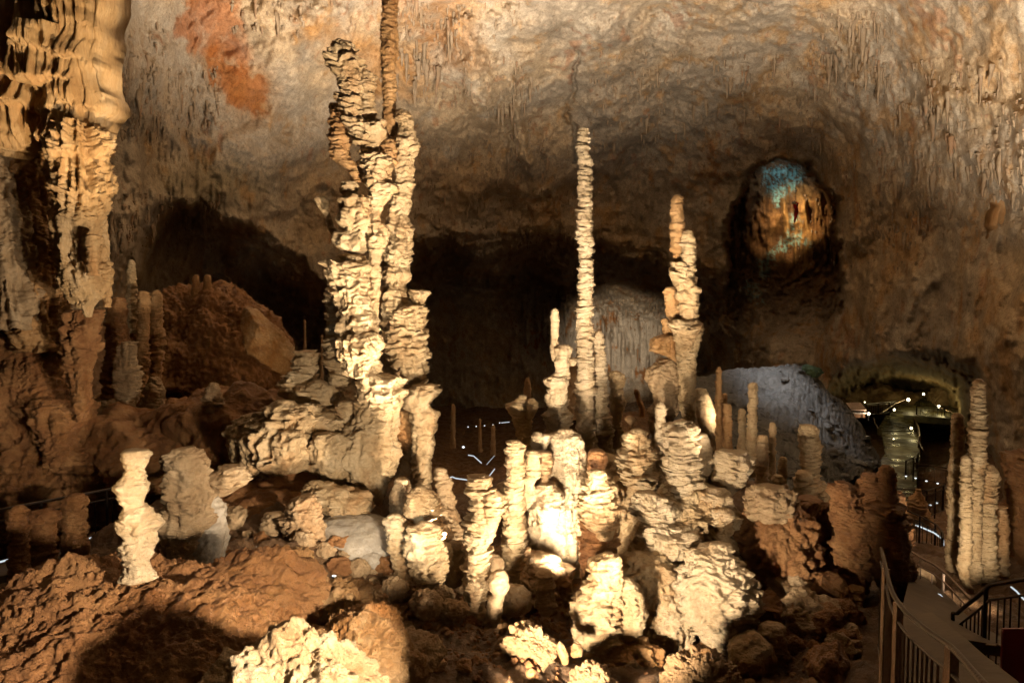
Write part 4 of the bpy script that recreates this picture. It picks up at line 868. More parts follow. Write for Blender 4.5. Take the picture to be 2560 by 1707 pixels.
stal("stalagmite", "dim knobbed rock pillar carrying two stubby stalagmites, left of the curved railing", "stalagmite", 'brown', [  # brown instead of tan stone darkens the pillar in place of shade
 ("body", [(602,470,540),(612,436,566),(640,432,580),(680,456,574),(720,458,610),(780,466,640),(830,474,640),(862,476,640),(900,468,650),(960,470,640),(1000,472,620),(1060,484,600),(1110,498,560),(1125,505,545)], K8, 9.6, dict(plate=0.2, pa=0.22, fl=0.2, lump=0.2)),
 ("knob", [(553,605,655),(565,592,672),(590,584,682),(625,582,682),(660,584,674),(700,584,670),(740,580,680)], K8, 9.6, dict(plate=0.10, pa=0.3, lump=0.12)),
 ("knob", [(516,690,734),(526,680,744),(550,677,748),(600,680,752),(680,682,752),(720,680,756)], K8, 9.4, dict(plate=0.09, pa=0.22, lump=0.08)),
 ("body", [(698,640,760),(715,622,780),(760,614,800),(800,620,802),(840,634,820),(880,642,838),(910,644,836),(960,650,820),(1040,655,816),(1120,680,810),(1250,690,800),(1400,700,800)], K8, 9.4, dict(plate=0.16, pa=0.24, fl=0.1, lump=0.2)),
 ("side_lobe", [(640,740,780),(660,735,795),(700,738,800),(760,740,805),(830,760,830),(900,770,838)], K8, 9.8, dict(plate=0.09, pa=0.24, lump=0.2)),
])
stal("flowstone_fringe", "small hanging rock curtain low between the rock mass and the railing", "flowstone", 'orange', [
 (None, [(1120,510,610),(1160,450,600),(1200,440,580),(1250,450,560),(1300,470,545),(1345,515,535)], K8, 9.2, dict(plate=0.2, pa=0.14, fl=0.36, lump=0.24))])

# the row of slim columns at the far right
stal("stalagmite", "pale slender stalagmite, leftmost of the lit columns by the right railing", "stalagmite", 'cream', [
 (None, [(262,1042,1072),(275,1034,1080),(330,1030,1084),(400,1031,1084),(500,1024,1082),(600,1016,1074),(700,1012,1070),(800,1016,1072),(900,1008,1074),(1000,1004,1078),(1080,1000,1080)], K8, 11.2, dict(plate=0.052, pa=0.22, lump=0.07))])
stal("stalagmite", "tallest slender stalagmite of the lit columns by the right railing", "stalagmite", 'cream', [
 (None, [(97,1144,1178),(110,1134,1186),(150,1130,1190),(300,1126,1194),(335,1112,1190),(400,1118,1192),(500,1122,1186),(600,1120,1176),(760,1118,1170),(900,1116,1166),(1000,1116,1166),(1080,1110,1166),(1140,1100,1170)], K8, 10.8, dict(plate=0.052, pa=0.24, lump=0.06))])
stal("stalagmite", "brightest lit stalagmite with a hollowed foot beside the right floodlight", "stalagmite", 'cream', [
 (None, [(467,1082,1112),(478,1076,1118),(600,1072,1120),(800,1071,1122),(950,1068,1122),(1000,1060,1106),(1050,1066,1108),(1090,1084,1122),(1130,1106,1140),(1170,1110,1160)], K8, 10.5, dict(plate=0.045, pa=0.26, lump=0.06))])
stal("stalagmite", "thick ringed stalagmite behind the brightest lit one with ragged top", "stalagmite", 'cream', [
 (None, [(515,1196,1236),(530,1184,1246),(560,1178,1254),(580,1176,1250),(620,1170,1240),(800,1168,1236),(1000,1164,1240),(1080,1156,1244),(1140,1140,1240)], K8, 10.9, dict(plate=0.052, pa=0.28, lump=0.07))])
stal("stalagmite", "dark short stalagmite at the right end of the lit columns", "stalagmite", 'cream', [
 (None, [(716,1248,1290),(740,1240,1298),(900,1244,1300),(1060,1240,1298),(1120,1236,1300)], K8, 11.3, dict(plate=0.052, pa=0.26, lump=0.08))])
stal("flowstone_wall", "dark lumpy rock wall running out of the right edge", "rock", 'brown', [
 (None, [(440,1400,1560),(480,1330,1600),(560,1325,1640),(680,1330,1640),(760,1325,1640),(840,1340,1640),(950,1350,1640),(1100,1360,1640)], K8, 12.0, dict(plate=0.3, pa=0.2, fl=0.3, lump=0.3))])
stal("stalagmite", "dim cone stalagmite beyond the railed bend", "stalagmite", 'orange', [
 (None, [(628,858,880),(650,848,885),(680,825,892),(720,812,902),(760,806,912),(800,800,910)], K8, 17, dict(plate=0.09, pa=0.22))])

# left wall formation
Yl = 12.0
stal("drapery_column", "massive hanging drapery column of orange cream flowstone at the top left", "flowstone", 'drape', [
 ("curtain", None, K1, Yl + .3, dict(sheet=(-200, 330, [(-200, 700), (0, 672), (60, 690), (130, 700), (215, 690), (260, 640), (330, 640)], [(190, .06, 170), (360, .20, 230), (510, .13, 170), (690, .20, 200)]), skw=dict(bulge=0.7))),
 ("curtain", None, K1, Yl + .1, dict(sheet=(255, 520, [(255, 660), (330, 700), (400, 700), (450, 660), (490, 560), (520, 480)], [(150, .05, 160), (290, .10, 150), (395, .09, 130), (500, .12, 110), (640, .16, 130)]), skw=dict(bulge=0.55))),
 ("curtain", None, K1, Yl - .35, dict(sheet=(140, 320, [(140, 360), (200, 372), (240, 390), (300, 340), (320, 300)], [(215, .14, 100), (390, .16, 160)]), skw=dict(bulge=0.35, thick=0.4, top=120))),
 ("trunk", [(600,250,480),(690,226,482),(740,232,470),(800,240,484),(860,246,490),(888,256,488),(905,262,460),(960,262,456),(1000,262,450),(1060,266,440),(1120,276,450),(1190,284,450),(1230,284,482),(1260,280,492),(1290,288,490),(1330,300,468),(1360,318,450),(1395,345,420),(1420,380,415),(1445,392,414)], K1, Yl-.15, dict(plate=0.34, pa=0.18, fl=0.75, ff=7, lump=0.16, sub=0.5)),
 ("column", [(985,464,482),(1000,458,486),(1060,456,488),(1120,462,498),(1200,470,500),(1300,478,506),(1350,474,505),(1400,472,504)], K1, Yl+.2, dict(plate=0.1, pa=0.24)),
 ("column", [(1075,402,445),(1090,398,448),(1150,400,446),(1230,402,444),(1260,400,446)], K1, Yl-.65, dict(plate=0.12, pa=0.2)),
 ("rear_wall", [(640,20,240),(700,30,230),(760,50,250),(860,60,250),(960,70,240),(1060,120,270),(1200,140,290),(1300,120,300),(1600,80,320)], K1, Yl+.9, dict(plate=0.5, pa=0.2, fl=0.3, lump=0.3, mat='orange')),
 ("rear_wall", [(640,-120,90),(800,-100,140),(900,-100,160),(1060,-80,180),(1200,-100,190),(1500,-100,200)], K1, Yl+.7, dict(plate=0.5, pa=0.16, fl=0.4, lump=0.34, mat='tan')),
 ("foot", [(262,240,345),(300,235,352),(340,240,348),(420,242,330),(480,250,325),(520,252,320),(580,262,320),(640,275,310)], K5, Yl+.3, dict(plate=0.25, pa=0.2, fl=0.5, ff=7, lump=0.16, mat='brown')),  # brown foot: the dimness below the drapery is put into the colour
])
stal("rock_wall", "dark lumpy cave wall rising at the left edge below the drapery", "rock", 'brown', [
 ("buttress", [(250,-60,170),(330,-80,200),(430,-90,260),(520,-60,250),(600,-80,240),(700,-60,330),(820,-80,360),(1000,-80,380),(1200,-80,380)], K5, 13.4, dict(plate=0.4, pa=0.24, fl=0.26, lump=0.34)),
 ("buttress", [(440,60,180),(500,40,200),(600,90,300),(640,110,310),(720,160,340),(800,200,380),(860,200,420),(1000,180,430)], K5, 13.0, dict(plate=0.4, pa=0.24, fl=0.26, lump=0.34)),
 ("knob", [(575,120,190),(595,115,250),(640,125,270),(700,150,260),(800,180,300)], K5, 12.4, dict(plate=0.3, pa=0.2, fl=0.3, lump=0.3)),
])
stal("stalagmite", "pale slender pointed stalagmite lit alone in the left background", "stalagmite", 'cream', [
 (None, [(72,458,472),(85,454,476),(120,452,480),(160,450,480),(200,449,485),(240,448,490),(330,446,494)], K5, 17, dict(plate=0.09, pa=0.22, lump=0.06))])
stal("stalagmite", "blunt orange stalagmite right of the pale slender pointed one", "stalagmite", 'orange', [
 (None, [(186,494,524),(200,489,528),(260,490,526),(330,486,524),(420,484,524),(520,482,520),(600,480,520)], K5, 16.4, dict(plate=0.14, pa=0.24, lump=0.1))])
stal("stalagmite", "ringed orange stalagmite beside the blunt orange one in the left background", "stalagmite", 'orange', [
 (None, [(180,545,566),(195,538,572),(230,536,570),(300,534,572),(360,532,578),(420,530,574),(500,528,566),(600,528,566)], K5, 16.8, dict(plate=0.14, pa=0.24, lump=0.1))])
stal("stalagmite", "dim frilled stalagmite low in the left background", "stalagmite", 'tan', [
 (None, [(366,430,475),(380,424,482),(440,412,482),(475,408,490),(520,416,492),(560,424,486),(620,432,480),(700,448,482),(760,450,490)], K5, 14.5, dict(plate=0.2, pa=0.26, fl=0.3, lump=0.16))])
stal("stalagmite", "small frilled stalagmite right of the dim frilled one", "stalagmite", 'tan', [
 (None, [(490,530,560),(510,522,572),(560,515,575),(600,500,570),(660,490,560),(740,490,560)], K5, 15, dict(plate=0.2, pa=0.26, fl=0.2, lump=0.2))])
stal("stalagmite", "dark stump beside the pale slender pointed stalagmite's foot", "stalagmite", 'brown', [
 (None, [(210,395,440),(225,388,446),(300,385,450),(400,380,455),(560,370,460)], K5, 16.2, dict(plate=0.2, pa=0.24, fl=0.2, lump=0.2))])
V1, F1 = rock_mesh(P(520, 930, 23), (3.0, 2.4, 3.0), sub=7, seed=nseed(), rough=0.26, facets=8, fine=0.12, tilt=0.35)
tag(mk("boulder", V1, F1, M['brown']), "huge dark brown boulder slope behind the left background stalagmites", "boulder")
rock("boulder", "angular tilted orange slab leaning on the huge dark boulder", "boulder", 'rust', P(668, 852, 18.6), (1.30, 0.7, 0.66), sub=6, rough=0.10, facets=14, fine=0.05, tilt=0.72)
for q, lab in ((695, "left small orange knob on top of the huge dark boulder"), (735, "right small orange knob on top of the huge dark boulder")):
    stal("stalagmite", lab, "stalagmite", 'orange', [(None, [(126, q-8, q+8), (138, q-13, q+11), (165, q-15, q+13), (200, q-18, q+15)], K5, 22, dict(plate=0.15, pa=0.1))])
rock("boulder", "dim rock ridge in front of the left background stalagmites", "boulder", 'brown', P(430, 1130, 14), (2.0, 1.5, 1.1), sub=6, rough=0.3, fine=0.05)
rock("boulder", "dim rocky bank right of the frilled stalagmites", "boulder", 'brown', P(560, 1090, 15), (1.7, 1.5, 0.9), sub=6, rough=0.3, fine=0.05)
stal("stalagmite", "lonely stalagmite with one lit ring, left of the pale ledges", "stalagmite", 'tan', [
 (None, [(508,742,766),(520,735,774),(555,728,782),(580,724,790),(605,718,786),(630,722,780),(660,715,778),(720,708,776),(780,712,776),(840,705,785)], K5, 12.6, dict(plate=0.10, pa=0.3, lump=0.14))])
stal("stalagmite", "squat block stalagmite with flat top, behind the brightly lit spiky one", "stalagmite", 'tan', [
 ("block", [(746,610,690),(758,590,710),(775,578,724),(800,590,735),(850,596,742),(900,590,746),(960,586,745),(1000,580,738),(1060,588,712),(1110,585,690),(1170,580,690)], K5, 7.8, dict(plate=0.2, pa=0.2, fl=0.16, lump=0.2)),
 ("side_lobe", [(808,770,850),(820,752,872),(845,745,878),(870,745,850),(900,742,800)], K5, 8.2, dict(plate=0.14, pa=0.2, lump=0.2)),
 ("side_lobe", [(920,700,770),(950,680,790),(1000,665,796),(1060,660,796),(1120,655,790),(1180,655,780)], K5, 8.0, dict(plate=0.3, pa=0.06, lump=0.16, mat='greyrock')),
])
stal("stalagmite", "short spiky stalagmite dazzling in lamplight on the dark brown boulder", "stalagmite", 'pale', [
 ("shaft", [(752,438.2,513.8),(766,431.1,518.9),(790,436.3,513.7),(812,443.3,508.7),(835,438.2,513.8),(860,431.1,518.9),(895,420.0,518.0),(920,431.1,518.9),(935,442.2,517.8),(965,438.9,523.1),(990,432.1,531.9),(1020,429.1,540.9),(1045,440.1,539.9),(1070,441.8,538.2),(1095,428.8,536.2),(1112,422.7,529.3),(1128,437.4,528.6),(1140,446.6,528.4),(1175,448.3,525.7),(1200,443.8,540.2)], K5, 4.85, dict(plate=0.075, pa=0.20, lump=0.4, pop=0.06, sub=0.5, res=0.0065)),
])
# ------------------------------------------------------------------ foreground rocks
rock("boulder", "big dark brown boulder filling the bottom left corner", "boulder", 'brown', P(310, 1880, 4.9), (1.8, 1.25, 1.34), sub=8, rough=0.13, freq=1.6, fine=0.055)
rock("boulder", "brown rock crest behind the big dark boulder, above its right shoulder", "boulder", 'brown', P(640, 1492, 5.7), (0.62, 0.5, 0.34), sub=6, rough=0.24, freq=1.6, fine=0.04, strata=0.03)
rock("boulder", "rusty orange rock lit on top beside the white floodlight", "boulder", 'rust', P(712, 1425, 6.0), (0.29, 0.26, 0.19), sub=6, rough=0.25, freq=1.8, fine=0.03, facets=5)
rock("boulder", "craggy bright cream and rust rock in the bottom foreground", "boulder", 'crag', P(770, 1795, 3.5), (0.60, 0.36, 0.47), sub=7, rough=0.24, freq=1.8, fine=0.035, facets=5)
rock("boulder", "cracked orange boulder right of the craggy bright rock", "boulder", 'rust', P(905, 1640, 5.0), (0.42, 0.42, 0.34), sub=7, rough=0.24, freq=1.8, fine=0.045, facets=6)
rock("boulder", "low orange boulder at the bottom edge right of the cracked one", "boulder", 'rust', P(1010, 1660, 5.4), (0.34, 0.36, 0.25), sub=6, rough=0.2, freq=1.8, fine=0.035, facets=4)
rock("boulder", "dark reddish stones heaped behind the cracked orange boulder", "boulder", 'rust', P(840, 1510, 5.9), (0.45, 0.3, 0.2), sub=6, rough=0.35, freq=2.2, fine=0.05)
rock("boulder", "cauliflower dome rock at the bottom centre right", "boulder", 'ochre', P(1755, 1745, 7.0), (0.44, 0.42, 0.50), sub=7, rough=0.10, freq=2.6, fine=0.075)
rock("boulder", "smaller cauliflower dome left of the big bottom dome", "boulder", 'ochre', P(1480, 1725, 7.0), (0.25, 0.24, 0.27), sub=6, rough=0.10, freq=2.4, fine=0.06)
rock("boulder", "knobbly grey brown stone left of the smaller dome", "boulder", 'ochre', P(1325, 1612, 7.2), (0.30, 0.26, 0.24), sub=6, rough=0.22, freq=2.2, fine=0.04, facets=5)
rock("boulder", "yellow flat stone standing on edge under the bell stalagmite", "stone", 'rust', P(1406, 1632, 7.1), (0.06, 0.05, 0.14), sub=4, rough=0.12, facets=6, tilt=-0.35)
rock("boulder", "angular orange block beside the yellow flat stone", "stone", 'rust', P(1436, 1625, 7.3), (0.10, 0.09, 0.08), sub=4, rough=0.12, facets=7)
rock("boulder", "little square yellow stone at the bottom edge", "stone", 'rust', P(1325, 1690, 6.8), (0.07, 0.06, 0.07), sub=4, rough=0.1, facets=7)
stal("stalagmite", "round topped pebbly stalagmite low by the shaded rock mass", "stalagmite", 'tan', [
 (None, [(1290,110,200),(1305,95,215),(1340,88,218),(1400,92,224),(1460,100,236),(1520,96,240),(1600,90,250)], K8, 8.4, dict(plate=0.06, pa=0.16, lump=0.14))])
rock("boulder", "smooth dim dome behind the pebbly stalagmite", "boulder", 'tan', P(1850 + 230 * .5145, 900 + 1330 * .5145, 9.2), (0.36, 0.3, 0.36), sub=5, rough=0.12)
rock("boulder", "rounded lump at the right foot of the bright dome", "boulder", 'tan', P(1880, 1640, 8.3), (0.3, 0.3, 0.3), sub=5, rough=0.14)
rock("boulder", "orange stone heap under the bright dome", "boulder", 'orange', P(1560, 1650, 8.2), (0.5, 0.3, 0.25), sub=6, rough=0.3, freq=2)
rock("boulder", "rounded rocks at the base of the right lit columns", "boulder", 'tan', P(2405, 1548, 9.6), (0.34, 0.3, 0.22), sub=6, rough=0.28, freq=2)
rock("boulder", "dim rounded stone on the path's far side", "boulder", 'tan', P(2300, 1448, 10.5), (0.22, 0.2, 0.17), sub=5, rough=0.12)

# medium boulders lying about on the dark floor
bs_ = [rock_mesh((0, 0, 0), (1, 0.85, 0.75), sub=5, seed=nseed(), rough=0.30, freq=1.5, facets=7, fine=0.04, strata=0.0) for i in range(6)]
bp_ = []; rs = np.random.default_rng(21); kb = 0
for (u0, v0, u1, v1, n, lo, hi) in [(1840, 1380, 2140, 1700, 34, 0.12, 0.38), (1480, 1600, 1860, 1700, 20, 0.06, 0.15), (380, 1250, 640, 1420, 22, 0.12, 0.34), (560, 1340, 980, 1500, 20, 0.08, 0.22), (1180, 1500, 1420, 1640, 12, 0.05, 0.12), (880, 1430, 1180, 1560, 18, 0.08, 0.2), (40, 1000, 560, 1240, 30, 0.2, 0.7), (560, 940, 760, 1080, 10, 0.2, 0.6)]:
    for _ in range(n):
        p = ground_hit(rs.uniform(u0, u1), rs.uniform(v0, v1))
        if p is None: continue
        if kb < 6:
            o = mk("boulder", bs_[kb][0], bs_[kb][1], M[('brown', 'tan', 'brown')[kb % 3]], origin=(0, 0, 0)); bp_.append(o)
            tag(o, "dim rounded boulder lying among others on the dark cave floor", "boulder", "boulders lying on the dark cave floor")
        else:
            o = bp_[rs.integers(6)].copy(); COL.objects.link(o)
        s = lo + (hi - lo) * rs.uniform()
        o.location = (p[0], p[1], on_ground(p[0], p[1]) + 0.2 * s); o.scale = (s, s * rs.uniform(0.8, 1.1), s * rs.uniform(0.7, 1.1)); o.rotation_euler = (rs.uniform(-.3, .3), rs.uniform(-.3, .3), rs.uniform(0, 6.28))
        kb += 1
# loose stones on the cave floor: each its own object
sp = []
for i in range(6):
    V, F = rock_mesh((0, 0, 0), (1, 0.8, 0.62), sub=4, seed=nseed(), rough=0.25, freq=1.6, facets=9, fine=0.03)
    sp.append((V, F))
pr = []
rs = np.random.default_rng(3)
zones = [(1060, 1540, 1560, 1705, 90, 0.03, 0.11), (880, 1500, 1200, 1640, 50, 0.03, 0.10), (1240, 1480, 1420, 1600, 30, 0.04, 0.12), (1000, 1440, 1300, 1560, 26, 0.03, 0.1), (1850, 1560, 2040, 1700, 14, 0.05, 0.16),
         (560, 1300, 800, 1400, 10, 0.05, 0.15), (1680, 1480, 1800, 1600, 6, 0.05, 0.1)]
k_ = 0
for (u0, v0, u1, v1, n, lo, hi) in zones:
    for _ in range(n):
        p = ground_hit(rs.uniform(u0, u1), rs.uniform(v0, v1))
        if p is None: continue
        if k_ < 6:
            o = mk("loose_stone", sp[k_][0], sp[k_][1], M['rust' if k_ % 3 == 0 else 'brown'], origin=(0, 0, 0)); pr.append(o)
            tag(o, "loose broken stone among the rubble on the cave floor", "stone", "loose stones on the cave floor")
        else:
            o = pr[rs.integers(6)].copy(); COL.objects.link(o)
        s = lo + (hi - lo) * rs.uniform() ** 2
        o.location = (p[0], p[1], on_ground(p[0], p[1]) + 0.25 * s); o.scale = (s, s * rs.uniform(0.7, 1.2), s * rs.uniform(0.7, 1.1)); o.rotation_euler = (rs.uniform(-.4, .4), rs.uniform(-.4, .4), rs.uniform(0, 6.28))
        k_ += 1
Va = []; Fa = []; n0 = 0
for _ in range(1500):
    z = zones[rs.integers(5)]
    p = ground_hit(rs.uniform(z[0] - 60, z[2] + 60), rs.uniform(z[1] - 20, z[3] + 40))
    if p is None: continue
    V, F = ico(1); s = rs.uniform(0.008, 0.03)
    Va.append(V * s * rs.uniform(0.6, 1.3, (len(V), 1)) + (p[0], p[1], on_ground(p[0], p[1]) + 0.3 * s)); Fa.append(F + n0); n0 += len(V)
tag(mk("gravel", np.concatenate(Va), np.concatenate(Fa), M['brown'], smooth=False), "loose gravel scattered between the stones", "gravel", None, "stuff")

# ------------------------------------------------------------------ rubble slope beneath the natural shaft
us = [1.0, 1800, 1870, 1920, 1990, 2060, 2130, 2200]
nx, ny = 330, 170
top = np.array([(1660, 945, 44), (1760, 940, 44), (1830, 926, 45), (1900, 916, 46), (1990, 912, 47), (2030, 925, 47), (2060, 962, 46), (2110, 1010, 44.5), (2150, 1060, 43), (2180, 1110, 42), (2205, 1150, 41)], float)
bot = np.array([(1560, 1200, 30), (1700, 1210, 30), (1800, 1220, 30), (1880, 1230, 30), (1960, 1235, 30), (2030, 1230, 31), (2080, 1215, 33), (2120, 1200, 34.5), (2150, 1180, 36), (2180, 1170, 38), (2206, 1165, 40)], float)
t = np.linspace(0, 1, nx); ti = np.linspace(0, 1, len(top))
Tp = np.stack([np.interp(t, ti, top[:, q]) for q in range(3)], -1); Bp = np.stack([np.interp(t, ti, bot[:, q]) for q in range(3)], -1)
Tw = np.array([P(*q) for q in Tp]); Bw = np.array([P(*q) for q in Bp])
kk = np.ones(25) / 25
for q in range(3):
    Tw[:, q] = np.convolve(np.pad(Tw[:, q], 12, mode='edge'), kk, 'valid'); Bw[:, q] = np.convolve(np.pad(Bw[:, q], 12, mode='edge'), kk, 'valid')
w = np.linspace(-0.35, 1, ny)[None, :, None]
Q = Tw[:, None] * (1 - np.maximum(w, 0)) + Bw[:, None] * np.maximum(w, 0)
back = np.maximum(-w, 0)
Q = Q + back * np.array((0, 26.0, -16.0)) - np.where(w > 0, np.sin(np.pi * np.clip(w, 0, 1)) * 0.5, 0) * np.array((0, 0, 1.0))
nz = 0.30 * fbm(Q[..., 0] / 3, Q[..., 1] / 3, Q[..., 2] / 3, 4) + 0.14 * np.maximum(0, ridge(Q[..., 0] * 1.1, Q[..., 1] * 1.1, Q[..., 2] * 1.1, 3) - 0.45) + 0.14 * fbm(Q[..., 0] * 2.4, Q[..., 1] * 2.4, Q[..., 2] * 2.4, 3)
tt_ = np.linspace(0, 1, nx)[:, None] + 0 * w[..., 0]; ww_ = w[..., 0] + 0 * tt_
nz = nz + 0.13 * (ridge(tt_ * 26 + 0.4 * ww_, ww_ * 2.2, 0 * ww_ + 5, 3) - 0.5) + 0.10 * np.abs(gn(tt_ * 110, ww_ * 45, 0 * ww_)) + 0.10 * fbm(tt_ * 60, ww_ * 24, 0 * ww_ + 2, 4)
Q[..., 2] += nz * np.clip(np.linspace(0, 1, nx)[:, None] * 1.0 + 0.4, 0, 1)
tag(mk("rubble_slope", Q.reshape(-1, 3), gridfaces(nx, ny, wrap=False)[:, ::-1], M['rubble'], origin=(0, 0, 0)), "grey rubble cone under the open shaft", None, None, "structure")
rock("boulder", "mossy green boulder on the ridge of the grey rubble slope", "boulder", 'moss', P(2018, 936, 46.5), (1.0, 0.8, 0.62), sub=5, rough=0.25, facets=5, fine=0.08)
for i in range(150):
    a, c = rs.integers(60, nx - 5), rs.integers(50, ny - 5)
    if i == 0:
        sl = mk("loose_stone", sp[0][0], sp[0][1], M['rubble'], origin=(0, 0, 0)); o = sl
        tag(o, "grey stone lying on the rubble slope", "stone", "grey stones on the rubble slope")
    else:
        o = sl.copy(); COL.objects.link(o)
    s = 0.10 + 0.5 * rs.uniform() ** 3; o.scale = (s, s, s * 0.7); o.location = Q[a, c] + np.array((0, 0, 0.12 * s)); o.rotation_euler = (rs.uniform(-.3, .3), rs.uniform(-.3, .3), rs.uniform(0, 6))

# ------------------------------------------------------------------ far path, stairs and landing
def quad_strip(name, left, right, mat, label, thick=0.25, kind="structure", sub=6, wav=0.02):
    L = np.array([P(*q) for q in left]); Rr = np.array([P(*q) for q in right])
    n = (len(L) - 1) * sub + 1; tt = np.linspace(0, len(L) - 1, n); ii = np.arange(len(L))
    L2 = np.stack([np.interp(tt, ii, L[:, q]) for q in range(3)], -1); R2 = np.stack([np.interp(tt, ii, Rr[:, q]) for q in range(3)], -1)
    m = 14; s = np.linspace(0, 1, m)[None, :, None]
    T = L2[:, None] * (1 - s) + R2[:, None] * s
    T[..., 2] += wav * fbm(T[..., 0] * .9, T[..., 1] * .9, T[..., 2] * .5, 3)
    B = T - np.array((0, 0, thick))
    V = np.concatenate([T.reshape(-1, 3), B.reshape(-1, 3)])
    f = gridfaces(n, m, wrap=False); k0 = n * m
    edge = [i * m for i in range(n)]; e2 = [i * m + m - 1 for i in range(n)]
    F = [f[:, ::-1], f + k0]
    sidef = [(a, b, b + k0, a + k0) for a, b in zip(edge[:-1], edge[1:])] + [(b, a, a + k0, b + k0) for a, b in zip(e2[:-1], e2[1:])]
    sidef += [(a + 1, a, a + k0, a + 1 + k0) for a in range(m - 1)] + [((n - 1) * m + a, (n - 1) * m + a + 1, (n - 1) * m + a + 1 + k0, (n - 1) * m + a + k0) for a in range(m - 1)]
    F.append(np.array(sidef))
    o = mk(name, V, [np.concatenate(F)], M[mat], origin=(0, 0, 0), smooth=False)
    return tag(o, label, None, None, kind)
def zlevel(u, v, z):
    d = P(u, v, 1.0); return z / d[2]
ZP = P(2250, 1078, 52)[2]
def lv(u, v, z): return (u, v, zlevel(u, v, z))
quad_strip("path", [lv(2203, 1072, ZP), lv(2208, 1100, ZP), lv(2214, 1132, ZP), lv(2175, 1185, ZP), lv(2090, 1250, ZP), lv(1990, 1310, ZP)],
           [lv(2298, 1080, ZP), lv(2297, 1108, ZP), lv(2300, 1140, ZP), lv(2290, 1205, ZP), lv(2300, 1290, ZP), lv(2300, 1330, ZP)], 'concrete', "wet concrete path leading to the far stairs")
# lower flight
steps = 8
st = MB()
for i in range(steps):
    f0 = i / steps
    vy = 1072 + (1034 - 1072) * f0
    Yb = 52 + 3.2 * f0
    a = P(2206 + 22 * f0, vy, Yb); c = P(2297 - 6 * f0, vy + 8, Yb)
    hh = 0.5 + i * 0.02
    cc = (a + c) / 2
    st.box((cc[0], Yb + 0.35, cc[2] - hh / 2 + 0.02), (abs(c[0] - a[0]), 0.75, hh))
tag(st.build("stairs", M['concrete']), "lower flight of wet concrete stairs up to the lit landing", "stairs")
ZL = P(2300, 1034, 55.4)[2]
quad_strip("landing", [lv(2225, 1034, ZL), lv(2240, 1022, ZL), lv(2252, 1012, ZL)], [lv(2396, 1048, ZL), lv(2400, 1030, ZL), lv(2402, 1014, ZL)], 'concrete', "wet concrete landing between the two far flights", 0.5)
st = MB()
for i in range(6):
    f0 = i / 6.0
    a = P(2297 + 6 * f0, 1014 - 26 * f0, zlevel(2300, 1012, ZL) + 2.2 * f0); c = P(2345 + 6 * f0, 1015 - 25 * f0, zlevel(2300, 1012, ZL) + 2.2 * f0)
    cc = (a + c) / 2
    st.box((cc[0], cc[1] + 0.35, cc[2] - 0.35), (abs(c[0] - a[0]), 0.8, 0.75))
tag(st.build("stairs", M['concrete']), "upper flight of concrete stairs climbing away from the landing", "stairs")
rock("cave_rock", "yellow lit rock wall beside the upper flight", "rock", 'tan', P(2372, 1000, 61), (1.6, 1.4, 1.6), sub=6, rough=0.3, fine=0.1)
rock("cave_rock", "low lit rock bank behind the landing", "rock", 'tan', P(2200, 1000, 63), (4.5, 1.5, 1.2), sub=6, rough=0.35, fine=0.1)

def railing(name, label, top, Yscale=None, h=1.0, post=1.5, mat='iron', bal=0.16, bar=0.012, lower=True, group=None, led=False):
    """a run of railing through world points (top rail), with posts, rails and balusters as parts"""
    T = np.array(top, float); d = np.concatenate([[0], np.cumsum(np.linalg.norm(np.diff(T, axis=0), axis=1))])
    e = empty(name, T[0] - np.array((0, 0, h)), label, "railing", group)
    MB().tube(T, bar * 1.6).build("handrail", M[mat], e, smooth=True)
    MB().tube(T - np.array((0, 0, h * 0.86)), bar).build("lower_rail", M[mat], e, smooth=True)
    if lower: MB().tube(T - np.array((0, 0, h * 0.14)), bar).build("upper_rail", M[mat], e, smooth=True)
    at = lambda s: np.array([np.interp(s, d, T[:, q]) for q in range(3)])
    for s in np.arange(0, d[-1] + 0.01, post):
        p = at(min(s, d[-1])); MB().tube([p, p - (0, 0, h)], bar * 1.7).build("post", M[mat], e, smooth=True)
    ss = np.arange(bal, d[-1], bal)[:95]
    for s in ss:
        p = at(s); MB().tube([p - (0, 0, h * 0.14 if lower else 0), p - (0, 0, h * 0.86)], bar * 0.7, 6).build("baluster", M[mat], e, smooth=True)
    if led:
        MB().tube(T - np.array((0, 0.03, h * 0.92)), bar * 1.1, 6).build("led_strip", M['led'], e)
    return e
def WZ(u, v, Y): return P(u, v, Y)
railing("railing", "dark fence along the left edge of the landing", [WZ(2165, 1010, 53.5), WZ(2205, 1006, 55), WZ(2242, 1004, 57)], bal=0.3, bar=0.03, post=2.0)
railing("railing", "dark fence along the right front of the landing", [WZ(2292, 1014, 55), WZ(2345, 1017, 54.6), WZ(2396, 1022, 54)], bal=0.3, bar=0.03, post=2.0)
e = railing("railing", "right handrail of the lower far stairs with bright steel tube", [WZ(2286, 1046, 53), WZ(2296, 1066, 51), WZ(2300, 1088, 49), WZ(2296, 1108, 46)], mat='steel', bal=1.2, bar=0.035, post=2.0, lower=False)
railing("railing", "low dark guard at the corner of the far path", [WZ(2265, 1152, 37), WZ(2290, 1140, 38.5), WZ(2297, 1130, 40)], bal=0.3, bar=0.025, post=1.5)
railing("railing", "long dim fence running right from the path corner", [WZ(2284, 1157, 36.5), WZ(2330, 1163, 36), WZ(2400, 1176, 35.5)], bal=0.5, bar=0.022, post=2.5)
railing("railing", "dim fence at the dark bend under the far path", [WZ(2238, 1221, 22), WZ(2278, 1223, 21.5), WZ(2316, 1227, 21), WZ(2362, 1212, 23)], bal=0.18, bar=0.016, post=1.2)
